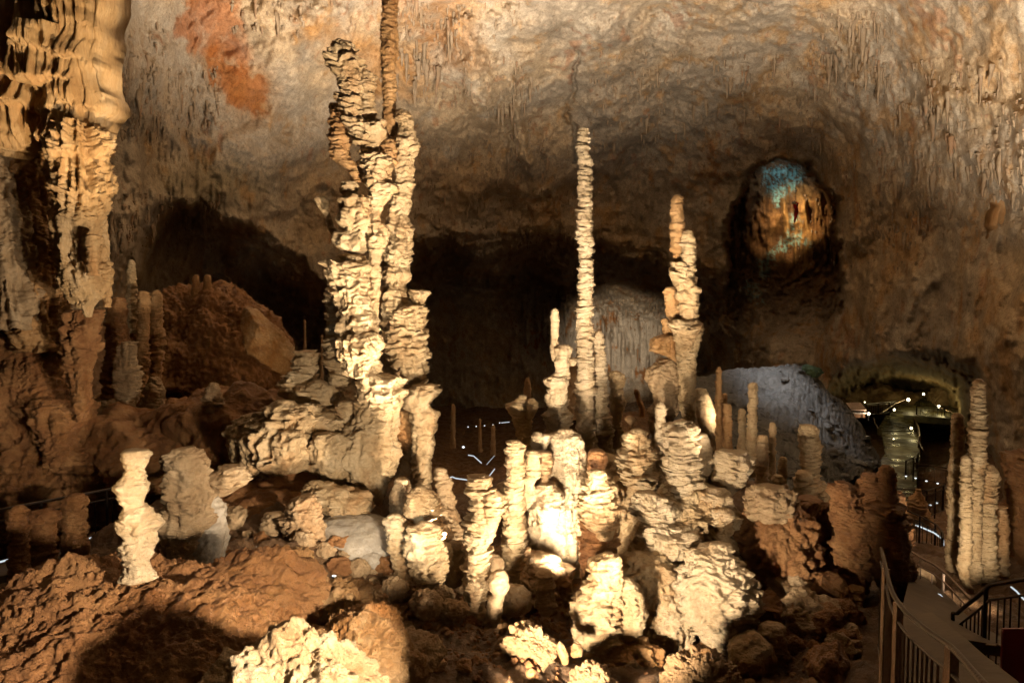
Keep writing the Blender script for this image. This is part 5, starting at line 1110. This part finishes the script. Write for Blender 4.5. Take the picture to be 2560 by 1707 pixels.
railing("railing", "dim curved fence with a glowing line round the lower bend", [WZ(2235, 1262, 17.5), WZ(2300, 1290, 16.5), WZ(2340, 1310, 15.5), WZ(2357, 1330, 14.5), WZ(2357, 1345, 13.6)], bal=0.3, bar=0.012, post=1.0, led=False)
tag(MB().tube([WZ(2258, 1303, 17.3), WZ(2300, 1316, 16.6), WZ(2335, 1331, 15.6), WZ(2354, 1345, 14.8)], 0.018, 6).build("led_strip", M['led']), "thin glowing light line curving round the lower bend", "light strip")
tag(MB().tube([WZ(2358, 1350, 14.6), WZ(2358, 1362, 14.3)], 0.02, 6).build("led_strip", M['led']), "tiny upright glowing dash at the end of the curved light line", "light strip")
tag(MB().tube([WZ(2331, 1387, 13.4), WZ(2355, 1373, 14.0)], 0.012, 6).build("led_strip", M['led']), "short dotted light line sloping below the curved one", "light strip")
for (u, v, Y) in [(2265, 1190, 33), (2289, 1195, 32.4), (2316, 1202, 31.6), (2344, 1208, 31)]:
    V, F = rock_mesh(P(u, v, Y), (0.05, 0.05, 0.03), sub=2, rough=0.0, fine=0)
    tag(mk("step_light", V, F, M['dot']), "tiny white marker light on the upper edge of the dark bend", "light", "upper row of marker lights at the bend")
for (u, v, Y) in [(2326, 1262, 22), (2342, 1257, 22.5), (2357, 1252, 23)]:
    V, F = rock_mesh(P(u, v, Y), (0.04, 0.04, 0.025), sub=2, rough=0.0, fine=0)
    tag(mk("step_light", V, F, M['dot']), "tiny white marker light low beside the dim bend fence", "light", "lower row of marker lights at the bend")
for (u, v, Y, lab) in [(2205, 1050, 52, "thin bright tube rail left of the far path below the shelter")]:
    tag(MB().tube([WZ(2184, 1044, 50), WZ(2188, 1058, 49), WZ(2195, 1070, 48)], 0.04).build("handrail", M['steel']), lab, "railing")
tag(MB().tube([WZ(2282, 1076, 49), WZ(2294, 1092, 47), WZ(2300, 1110, 45), WZ(2309, 1125, 43)], 0.035).build("handrail", M['steel']), "slanting steel tube rail beside the lit far path", "railing")
tag(MB().tube([WZ(2207, 1030, 54), WZ(2236, 1010, 56), WZ(2268, 997, 58)], 0.035).build("handrail", M['steel']), "pale steel tube rail rising left of the landing", "railing")
tag(MB().tube([WZ(2306, 972, 60), WZ(2330, 962, 62), WZ(2350, 952, 64)], 0.035).build("handrail", M['steel']), "pale tube rail above the upper flight", "railing")
tag(MB().tube([WZ(2352, 990, 57), WZ(2336, 1010, 56.5), WZ(2345, 1017, 56), WZ(2387, 1034, 55)], 0.04).build("handrail", M['steel']), "bent steel tube rail right of the upper flight", "railing")

def path_lamp(u, v, Y, r, lab, power, col=(1.0, 0.80, 0.34)):
    r = r * 0.7
    p = P(u, v, Y)
    e = empty("path_lamp", p - np.array((0, 0, 0.5)), lab, "lamp")
    V, F = rock_mesh(p, (r, r * 0.5, r), sub=2, rough=0.0, fine=0)
    mk("glass", V, F, M['lamp'], e)
    m = MB(); m.box(p + np.array((0, r * 0.7, 0)), (r * 2.4, r * 0.7, r * 2.4)); m.build("housing", M['black'], e)
    MB().tube([p - (0, -r * .5, r), p - (0, -r * .5, 0.5)], 0.025, 6).build("stand", M['black'], e)
    L = bpy.data.lights.new("path_lamp_light", 'POINT'); L.energy = power; L.color = col; L.shadow_soft_size = r
    lo = bpy.data.objects.new("path_lamp_light", L); COL.objects.link(lo); lo.location = p + np.array((0, -0.45, 0.1))
path_lamp(2271, 999, 57.5, 0.19, "brightest warm path lamp at the back of the landing", 30)
path_lamp(2309, 985, 59, 0.13, "highest warm path lamp at the foot of the upper flight", 26)
path_lamp(2236, 1024, 55.0, 0.13, "left warm path lamp at the top of the lower flight", 22)
path_lamp(2347, 1016, 55.6, 0.16, "right warm path lamp behind the landing fence", 38)
path_lamp(2278, 1070, 50.0, 0.12, "lowest warm path lamp by the lower flight's rail", 12)
path_lamp(2162, 1005, 53.5, 0.06, "small dim lamp above the sloped shelter", 15)
path_lamp(2172, 1034, 46.8, 0.13, "small bright lamp low beside the shelter counter", 60, (1.0, 0.75, 0.5))
path_lamp(2234, 1097, 46.5, 0.05, "small lamp beside the pool of light on the far path", 5)

# little shelter at the foot of the rubble slope
c = P(2140, 1016, 47)
e = empty("shelter", P(2140, 1036, 47), "small shelter with pale sloped roof and lit counter beside the rubble slope", "shelter")
tl = math.radians(14); Rx = [(1, 0, 0), (0, math.cos(-.5), -math.sin(-.5)), (0, math.sin(-.5), math.cos(-.5))]
Rx = [(1, 0, 0), (0, math.cos(.45), -math.sin(.45)), (0, math.sin(.45), math.cos(.45))]
MB().box(c, (1.05, 0.9, 0.06), Rx).build("roof", M['roof'], e)
for sx in (-.46, .46):
    for sy in (-.3, .3): MB().tube([c + (sx, sy, sy * .45), c + (sx, sy, -0.75)], 0.03).build("post", M['wood'], e)
MB().box(c + (0.1, -0.1, -0.42), (0.9, 0.5, 0.05)).build("counter", M['white'], e)
MB().box(c + (0.1, 0.0, -0.6), (0.8, 0.35, 0.30)).build("base", M['wood'], e)

# ------------------------------------------------------------------ railings near the camera
def KP(x, y, Y): return P(2150 + x * .2277, 1350 + y * .2277, Y)
prof = [(232,90,6.4),(255,180,6.0),(280,285,5.6),(305,400,5.2),(330,500,4.9),(352,565,4.7),(385,630,4.5),(430,695,4.35),(480,760,4.2),(545,828,4.05),(620,895,3.9),(690,950,3.75),(760,1003,3.6),(850,1068,3.45),(950,1135,3.3),(1020,1190,3.2),(1080,1250,3.1),(1140,1318,3.0),(1200,1390,2.9),(1280,1480,2.8),(1360,1568,2.7),(1460,1680,2.6)]
Tt = np.array([KP(*q) for q in prof])
hr = 1.02
e = empty("railing", (Tt[10][0], Tt[10][1], Tt[10][2] - hr), "near iron stair railing with a curving brown handrail at the bottom right", "railing")
MB().tube(Tt, 0.016, 12).build("handrail", M['rail'], e, smooth=True)
lowp = Tt - np.array((0, 0, 0.125)); MB().tube(lowp, 0.010, 8).build("upper_rail", M['rail'], e, smooth=True)
MB().tube(Tt - np.array((0, 0, hr - 0.08)), 0.012, 8).build("lower_rail", M['iron'], e, smooth=True)
dd = np.concatenate([[0], np.cumsum(np.linalg.norm(np.diff(Tt, axis=0), axis=1))])
for i, s in enumerate(np.arange(0.10, dd[-1], 0.115)):
    p = np.array([np.interp(s, dd, Tt[:, q]) for q in range(3)])
    if i % 11 == 8:
        m = MB(); m.box((p[0], p[1], p[2] - hr / 2), (0.045, 0.045, hr)); m.build("post", M['steel'], e)
    MB().tube([p - (0, 0, 0.125), p - (0, 0, hr - 0.08)], 0.0075, 8).build("baluster", M['steel' if s > 1.2 else 'iron'], e, smooth=True)
# its landing / stair slab
quad_strip("stairway", [(2196, 1545, 6.4), (2235, 1640, 5.0), (2270, 1720, 4.2), (2360, 1860, 3.2)], [(2330, 1530, 6.4), (2420, 1600, 5.2), (2540, 1700, 4.3), (2700, 1860, 3.3)], 'dryconcrete', "dim concrete walkway beside the near railing", 0.12)
quad_strip("path", [(2262, 1425, 10.4), (2272, 1450, 9.2), (2260, 1500, 7.8), (2235, 1570, 6.6)], [(2310, 1440, 10.4), (2360, 1480, 9.2), (2440, 1560, 7.9), (2560, 1620, 6.9)], 'dryconcrete', "dim brown path descending past the lit columns", 0.12)

r2 = [(230, 20, 10.8), (540, 110, 10.2), (690, 205, 9.8), (810, 268, 9.5), (890, 325, 9.3), (960, 388, 9.1), (1020, 445, 8.9), (1080, 510, 8.7), (1150, 580, 8.5), (1220, 650, 8.3)]
T2 = np.array([KP(*q) for q in r2])
railing("railing", "middle distance railing descending along the dim path", T2, bal=0.32, bar=0.011, post=1.6, mat='steel', h=0.95)
tag(MB().tube([KP(535, 482, 9.6), KP(620, 505, 9.4), KP(710, 530, 9.2), KP(770, 570, 9.1), KP(880, 598, 8.9), KP(960, 685, 8.7), KP(1030, 755, 8.5), KP(1095, 855, 8.3)], 0.011, 6).build("led_strip", M['led']), "white glowing light line kinking along the dim path's edge", "light strip")
r3 = [(1020, 800, 7.6), (1070, 800, 7.5), (1130, 745, 7.4), (1290, 620, 7.2), (1430, 490, 7.0), (1560, 470, 6.9), (1640, 455, 6.8), (1800, 430, 6.7), (1950, 410, 6.6)]
T3 = np.array([KP(*q) for q in r3])
railing("railing", "dark iron railing in front of the right floodlight, running out of the right edge", T3, bal=0.085, bar=0.013, post=0.75, h=1.15)
tag(MB().tube([KP(1230, 1180, 7.0), KP(1310, 1165, 6.9), KP(1395, 1142, 6.8), KP(1500, 1155, 6.7), (KP(1520, 1145, 6.7)), KP(1570, 1165, 6.6), KP(1700, 1195, 6.5), KP(1820, 1225, 6.4)], 0.010, 6).build("led_strip", M['steel']), "pale wavy cable tube along the foot of the right dark railing", "cable")
tag(MB().tube([KP(1120, 1040, 7.4), KP(1112, 1075, 7.35), KP(1130, 1110, 7.3)], 0.008, 6).build("cable", M['steel']), "short loose pale cable end below the right floodlight", "cable")
tag(MB().tube([KP(1660, 512, 8.4), KP(1720, 560, 8.2), KP(1800, 650, 8.0)], 0.010, 6).build("led_strip", M['led']), "short glowing line behind the right dark railing", "light strip")
m = MB(); m.box(KP(1800, 1390, 5.2), (0.36, 0.02, 0.62)); tag(m.build("red_blur_panel", M['redsheet']), "dark red translucent panel standing in for a red blur at the bottom right corner", "panel")  # sheet added in place of an unexplained red blur

# left walkway railing with light strips
def LP5(x, y, Y): return P(x * .25510, 1100 + y * .25510, Y)
T4 = np.array([LP5(-300, 745, 8.6), LP5(100, 662, 9.2), LP5(290, 625, 9.6), LP5(700, 550, 10.3), LP5(1070, 480, 11.0), LP5(1300, 440, 11.6)])
railing("railing", "dim walkway railing with bright light strips at the left edge", T4, bal=0.36, bar=0.013, post=1.2, h=1.12)
for a, lab in [([(0, 1192, 9.0), (90, 1168, 9.1)], "short glowing strip at the very left edge"), ([(312, 1108, 9.6), (515, 1056, 9.95)], "glowing strip in the middle of the left walkway"),
               ([(628, 1024, 10.1), (665, 1018, 10.2)], "tiny glowing dash between the left walkway strips"), ([(838, 972, 10.5), (1160, 882, 11.1)], "longest glowing strip of the left walkway beside the spiky stalagmite")]:
    tag(MB().tube([LP5(*q) for q in a], 0.013, 6).build("led_strip", M['led']), lab, "light strip")
quad_strip("walkway", [(-60, 1425, 8.9), (60, 1392, 9.6), (190, 1360, 10.6), (300, 1335, 11.6)], [(-60, 1455, 8.3), (60, 1425, 8.9), (190, 1390, 9.8), (300, 1360, 10.6)], 'dryconcrete', "dim walkway deck behind the left railing", 0.1)
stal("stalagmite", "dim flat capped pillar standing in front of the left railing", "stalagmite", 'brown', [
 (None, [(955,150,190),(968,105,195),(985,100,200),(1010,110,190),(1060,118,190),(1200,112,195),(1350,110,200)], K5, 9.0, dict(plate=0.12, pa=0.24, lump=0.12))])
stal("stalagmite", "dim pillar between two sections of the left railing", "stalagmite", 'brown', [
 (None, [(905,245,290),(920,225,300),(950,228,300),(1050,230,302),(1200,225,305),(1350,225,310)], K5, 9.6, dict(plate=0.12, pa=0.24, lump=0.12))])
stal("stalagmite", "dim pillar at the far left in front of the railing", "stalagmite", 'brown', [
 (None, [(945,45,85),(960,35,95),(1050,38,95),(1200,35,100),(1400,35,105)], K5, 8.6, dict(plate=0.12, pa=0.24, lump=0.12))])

# ------------------------------------------------------------------ dark pit behind the giant tower: lines of light and faint columns
def K9(x, y, Y): return P(1040 + x * .16582, 980 + y * .16582, Y)
for pts, lab, r in [([(470,1302,22),(548,1276,22),(600,1298,22),(775,1322,22)], "bright kinked light line low in the black pit", 0.02),
                 ([(1085,1290,21),(1185,1158,22)], "bright slanting light line right of the kinked one in the pit", 0.017),
                 ([(785,948,27),(870,962,27),(985,1066,26)], "fainter light line higher in the black pit", 0.02),
                 ([(1065,1090,26),(1185,955,27)], "faintest slanting light line in the black pit", 0.008),
                 ([(1285,462,38),(1410,450,38)], "thin pale line beside the far white lamp in the pit", 0.02)]:
    tag(MB().tube([K9(*q) for q in pts], r, 6).build("led_strip", M['led']), lab, "light strip")
for (x, y, Y) in [(785,524,38),(908,516,38),(1034,505,38),(1160,494,38),(1262,462,38)]:
    V, F = rock_mesh(K9(x, y, Y), (0.03, 0.03, 0.03), sub=2, rough=0, fine=0)
    tag(mk("step_light", V, F, M['dot']), "tiny white lamp in the row far back in the black pit", "light", "row of far lamps in the pit")
V, F = rock_mesh(K9(714, 828, 30), (0.06, 0.05, 0.05), sub=2, rough=0, fine=0)
tag(mk("step_light", V, F, M['dot']), "single white lamp above the light lines in the pit", "light")
for i, (x, y0, y1, w, Y, lab) in enumerate([(560, 185, 640, 58, 30, "faint brown stalagmite at the left of the black pit, the palest there"), (965, 400, 700, 40, 34, "faint short stalagmite in the middle of the black pit"), (1165, 500, 760, 55, 32, "faint brown stump at the right of the black pit")]):
    stal("stalagmite", lab, "stalagmite", 'tan', [(None, [(y0, x - w * .3, x + w * .3), (y0 + 20, x - w / 2, x + w / 2), (y1, x - w * .6, x + w * .6), (y1 + 200, x - w * .7, x + w * .7)], (1040, 980, .16582), Y, dict(plate=0.15, pa=0.2))])
for (u, v0, v1, w, Y, lab) in [(762, 800, 880, 5, 26, "thin dark stalagmite right of the tilted slab"), (805, 838, 900, 5, 27, "short thin dark stalagmite beside the giant tower's left edge"), (1430, 900, 985, 40, 40, "ribbed far column right of the flat topped tapering stalagmite")]:
    stal("stalagmite", lab, "stalagmite", 'tan', [(None, [(v0, u - w * .5, u + w * .5), (v0 + 12, u - w * .6, u + w * .6), (v1, u - w * .7, u + w * .7), (v1 + 60, u - w * .9, u + w * .9)], (0, 0, 1.0), Y, dict(plate=0.3, pa=0.12, fl=0.3))])
yq = float(shell_pt(2512, 560)[1])
V, F = sheet((0, 0, 1.0), yq + 0.5, 2482, 2552, [(2482, 600), (2500, 622), (2530, 610), (2552, 570)], [(600, .1, 80)], seed=nseed(), res=0.04, bulge=0.45, thick=0.8, top=470, fsc=0.4)
tag(mk("drapery", V, F, M['orange']), "ribbed reddish curtain hanging on the right wall near the edge", "flowstone")

# ------------------------------------------------------------------ floodlights of the show cave
def floodlight(u, v, Y, lab, aim, s=0.11):
    p = P(u, v, Y); d = np.array(aim, float); d /= np.linalg.norm(d)
    e = empty("floodlight", p - np.array((0, 0, 0.14)), lab, "floodlight")
    a = np.cross(d, (0, 0, 1)); a /= np.linalg.norm(a); b_ = np.cross(a, d)
    Rm = np.stack([a, d, b_], -1)
    m = MB(); m.box(p - d * 0.05, (s * 2, 0.09, s * 1.3), Rm); m.build("housing", M['black'], e)
    m = MB(); m.box(p + d * 0.0, (s * 1.8, 0.012, s * 1.1), Rm); m.build("glass", M['lampw'], e)
    m = MB(); m.box(p - np.array((0, 0, 0.11)), (s * 1.2, 0.06, 0.08)); m.build("bracket", M['black'], e)
    return p
fp = floodlight(845, 1441, 7.6, "small white floodlight glowing in the hollow behind the brown boulder", (0.15, 0.5, 0.85), 0.06)

# ------------------------------------------------------------------ the caver on the rope
Yc = 61.0
def PC(x, y, dy=0.0):   # crop (1940,460) at 0.0765 source px per crop px
    return P(1940 + x * .0765, 460 + y * .0765, Yc) + np.array((0, dy, 0))
def body_mesh(name, verts, edges, radii, mat, origin, h=0.018, blend=0.05):
    """one continuous skin grown round a jointed skeleton (surface nets of a smooth union of tapered limbs)"""
    J_ = np.array(verts, float); rad = np.array(radii, float)
    def f(p):
        out = None
        for (i, j) in edges:
            ab = J_[j] - J_[i]; t = np.clip(((p - J_[i]) @ ab) / (ab @ ab), 0, 1)
            d = np.linalg.norm(p - J_[i] - t[..., None] * ab, axis=-1) - (rad[i] + (rad[j] - rad[i]) * t)
            if out is None: out = d
            else:
                k1 = np.clip(0.5 + 0.5 * (out - d) / blend, 0, 1); out = out * (1 - k1) + d * k1 - blend * k1 * (1 - k1)
        return out
    lo = J_.min(0) - 0.3; n = np.ceil((J_.max(0) + 0.3 - lo) / h).astype(int) + 1
    ax = [lo[q] + h * np.arange(n[q]) for q in range(3)]
    Gp = np.stack(np.meshgrid(*ax, indexing='ij'), -1); S = f(Gp) < 0
    c8 = sum(S[dx:n[0] - 1 + dx, dy:n[1] - 1 + dy, dz:n[2] - 1 + dz].astype(int) for dx in (0, 1) for dy in (0, 1) for dz in (0, 1))
    act = (c8 > 0) & (c8 < 8); ids = -np.ones(act.shape, int); ids[act] = np.arange(act.sum())
    Pv = np.argwhere(act) * h + lo + h / 2
    for _ in range(3):
        f0 = f(Pv); g = np.stack([(f(Pv + e_) - f0) / 1e-4 for e_ in np.eye(3) * 1e-4], -1)
        g /= np.linalg.norm(g, axis=1)[:, None] + 1e-9; Pv = Pv - np.clip(f0, -h, h)[:, None] * g
    Q4 = []
    for q in range(3):
        b1, b2 = [(1, 2), (2, 0), (0, 1)][q]
        sl = [slice(None)] * 3; s2 = list(sl); sl[q] = slice(0, n[q] - 1); s2[q] = slice(1, n[q])
        for flip in (0, 1):
            E_ = np.argwhere((S[tuple(sl)] & ~S[tuple(s2)]) if not flip else (~S[tuple(sl)] & S[tuple(s2)]))
            o1 = np.zeros(3, int); o2 = np.zeros(3, int); o1[b1] = 1; o2[b2] = 1
            cs = [E_ - o1 - o2, E_ - o2, E_, E_ - o1]
            qd = np.stack([ids[c_[:, 0], c_[:, 1], c_[:, 2]] for c_ in cs], -1)
            Q4.append(qd[:, ::-1] if flip else qd)
    return mk(name, Pv, np.concatenate(Q4), M[mat], origin=origin)
pel = PC(660, 930)
J = [pel, PC(668, 830), PC(640, 740), PC(590, 690, -.05), PC(565, 655, -.08),            # spine, neck 0-4
     PC(625, 1050, -.12), PC(600, 1200, -.05), PC(585, 1245, -.15),                       # leg A 5-7
     PC(665, 1040, .1), PC(628, 1190, .12), PC(612, 1235, .05),                           # leg B 8-10
     PC(700, 720, .12), PC(720, 640, .02), PC(640, 600, -.06), PC(622, 585, -.08),        # arm A reaching up to rope 11-14
     PC(600, 730, -.22), PC(575, 800, -.3), PC(610, 720, -.3), PC(615, 700, -.28)]        # arm B 15-18
E = [(0, 1), (1, 2), (2, 3), (3, 4), (0, 5), (5, 6), (6, 7), (0, 8), (8, 9), (9, 10), (2, 11), (11, 12), (12, 13), (13, 14), (2, 15), (15, 16), (16, 17), (17, 18)]
Rr = [.17, .15, .18, .09, .08, .12, .085, .06, .12, .085, .06, .085, .07, .05, .04, .085, .07, .05, .04]
body = body_mesh("person", J, E, Rr, 'red', PC(620, 1240))
tag(body, "caver in a red suit and white helmet hanging on a rope in the shaft", "person")
hd = PC(556, 640, -.10)
V, F = rock_mesh(hd, (0.105, 0.115, 0.135), sub=3, rough=0.02, fine=0); f_ = tag(mk("head", V, F, M['skin'], body))
V, F = rock_mesh(hd + np.array((0, 0, 0.07)), (0.135, 0.15, 0.11), sub=3, rough=0.0, fine=0); mk("helmet", V, F, M['white'], body)
for q, (hx, hy, hdy) in enumerate([(622, 585, -.08), (615, 698, -.28)]):
    h0 = PC(hx, hy, hdy); m = MB()
    m.tube([h0 + (0, 0, -.03), h0, h0 + (0, 0, .05)], [.03, .042, .035], 8)
    for fgr in range(4): m.tube([h0 + (-.03 + .02 * fgr, -.02, .04), h0 + (-.03 + .02 * fgr, -.06, .06 + .008 * (1.5 - abs(fgr - 1.5))), h0 + (-.03 + .02 * fgr, -.07, .025)], .009, 6)
    m.tube([h0 + (.04, 0, 0), h0 + (.06, -.03, .03)], .011, 6)
    m.build("glove", M['white'], body, smooth=True)
for (a, b2) in [((585, 1245, -.15), (560, 1262, -.3)), ((612, 1235, .05), (590, 1255, -.1))]:
    m = MB(); m.tube([PC(*a) + (0, 0, .06), PC(*a), PC(*b2)], [.065, .07, .05], 8); m.build("boot", M['black'], body, smooth=True)
hn = MB(); th = np.linspace(0, 2 * math.pi, 13); hn.tube([pel + np.array((.19 * math.cos(a), .19 * math.sin(a), .04)) for a in th], .022, 6); hn.build("harness", M['black'], body)
tag(MB().tube([P(1995, 330, Yc), PC(650, 60), PC(640, 300), PC(622, 585, -.08), PC(640, 740, -.16), PC(632, 900, -.2), PC(700, 1250, -.1), PC(720, 1500, -.1)], 0.016, 6).build("rope", M['black']), "dark rope hanging down the shaft beside the red caver", "rope")
m = MB(); bq = PC(650, 220); m.tube([bq + (0, 0, .12), bq, bq - (0, 0, .12)], [.02, .07, .03], 8); tag(m.build("rope_bag", M['white'], smooth=True), "small pale bag on the rope above the red caver", "bag")
# ------------------------------------------------------------------ lights
w = bpy.data.worlds.new("World"); sc.world = w; w.use_nodes = True
bg = w.node_tree.nodes["Background"]; bg.inputs[0].default_value = (0.3, 0.45, 0.7, 1); bg.inputs[1].default_value = 0.0
WARM = (1.0, 0.81, 0.58); WARMC = (1.0, 0.86, 0.69); WARM2 = (1.0, 0.70, 0.38); NEUT = (0.93, 1.0, 0.92); COOL = (0.76, 0.88, 1.0)
def spot(name, loc, target, energy, angle, blend=0.5, col=WARM, size=0.12):
    L = bpy.data.lights.new(name, 'SPOT'); L.energy = energy; L.spot_size = math.radians(angle); L.spot_blend = blend; L.color = col; L.shadow_soft_size = size
    o = bpy.data.objects.new(name, L); COL.objects.link(o); o.location = Vector(loc)
    o.rotation_euler = (Vector(target) - Vector(loc)).to_track_quat('-Z', 'Y').to_euler(); return o
# LIGHTS-BEGIN
spot("flood_tower", P(1110, 1370, 9.35), P(900, 150, 11.6), 8000, 70, 0.8)
spot("flood_tower_front", (2.8, 5.0, -3.5), P(900, 760, 11.6), 5200, 56, 0.6)
spot("flood_ledges", (-0.7, 6.4, -2.6), P(740, 980, 11.2), 1100, 76, 0.7)
spot("flood_group", (0.0, 5.0, -3.4), P(1600, 1240, 10), 2900, 60, 0.35)
spot("fill_group", (2.7, 5.6, -3.1), P(1690, 1290, 9.4), 260, 40, 0.8)  # added soft fill from the right, no known lamp; softens the dome's dark side
spot("flood_spires", (0.6, 5.6, -3.1), (2.0, 12.4, 1.9), 7000, 40, 0.6)
spot("fill_right_side", P(1895, 1180, 9.6), P(1480, 800, 13), 400, 60, 0.9)  # added side light without a fixture, gives relief to the tall stalagmites
spot("fill_row", (3.9, 12.4, -2.2), (5.2, 15, -1.2), 260, 100, 0.8)  # added light hanging free with no fixture, brightens the slim row
spot("flood_ceiling_mid", (3.5, 14.5, -1.6), (3.5, 28, 25), 140000, 100, 1.0, WARMC)
spot("flood_ceiling_left", (-4.0, 27, 0.0), (-8, 38, 24), 36000, 92, 1.0, WARMC)
spot("flood_drapery", (-4.0, 8.5, -1.4), P(130, -60, 12), 2900, 44, 0.7, WARM2)
spot("flood_ceiling_right", (14.0, 16, -3.0), (27, 32, 21), 72000, 72, 1.0, WARMC)
spot("flood_foreground", (1.3, 1.5, -0.9), P(830, 1640, 3.5), 3600, 34, 0.2)
spot("flood_spiky", (-3.2, 2.4, -1.6), P(340, 1240, 4.6), 330, 20, 0.3, WARM2)
spot("fill_behind", (2.6, -2.0, 2.4), (-2.0, 5, -2), 190, 60, 1.0, WARM2, 0.4)  # added weak fill behind the camera for the near rocks, no known lamp
spot("flood_wall_glow", P(1400, 1420, 9.8), P(1400, 1180, 11.2), 360, 130, 0.6)
spot("flood_columns", P(2470, 1540, 8.6), P(2400, 1150, 10.8), 420, 100, 0.6)
spot("flood_hollow", fp + np.array((0, .02, .05)), fp + np.array((0.1, 0.8, 0.7)), 50, 130, 0.6, NEUT)
spot("flood_far_wall", P(1540, 930, 46), P(1550, 850, 88), 52000, 24, 1.0, (1, 0.82, 0.6))
spot("flood_shaft", P(1950, 490, 62), P(2005, 590, 76), 7000, 54, 1.0, WARM2)
spot("fill_back_left", (-5.6, 15.5, -1.6), P(640, 860, 20.5), 130, 44, 0.9, WARM2)  # added weak spot that lifts the tilted slab and left background
spot("daylight_shaft", P(1960, 380, 62), P(1960, 500, 77), 7000, 60, 0.9, COOL, 1.5)
spot("daylight_cone", P(1900, 420, 51), P(1950, 945, 44), 17000, 26, 1.0, (0.93, 0.96, 1.0), 1.2)
spot("fill_tower_top", (2.8, 5.0, -3.5), P(860, 210, 11.6), 7000, 26, 0.7)  # extra beam added only to brighten the tower's top
spot("fill_tall_base", (0.5, 5.4, -3.2), P(1480, 930, 13.2), 3200, 20, 0.7)  # extra beam added to lift the dark lower part of the tall thin stalagmite
# LIGHTS-END

sc.render.engine = 'CYCLES'
sc.view_settings.view_transform = 'Standard'; sc.view_settings.look = 'None'
sc.view_settings.exposure = 0.0; sc.view_settings.gamma = 1.0
cy = sc.cycles
cy.use_denoising = True
try: cy.denoiser = 'OPENIMAGEDENOISE'
except Exception: pass
cy.max_bounces = 5; cy.diffuse_bounces = 2; cy.glossy_bounces = 2; cy.transmission_bounces = 4
cy.sample_clamp_indirect = 4.0; cy.caustics_reflective = False; cy.caustics_refractive = False
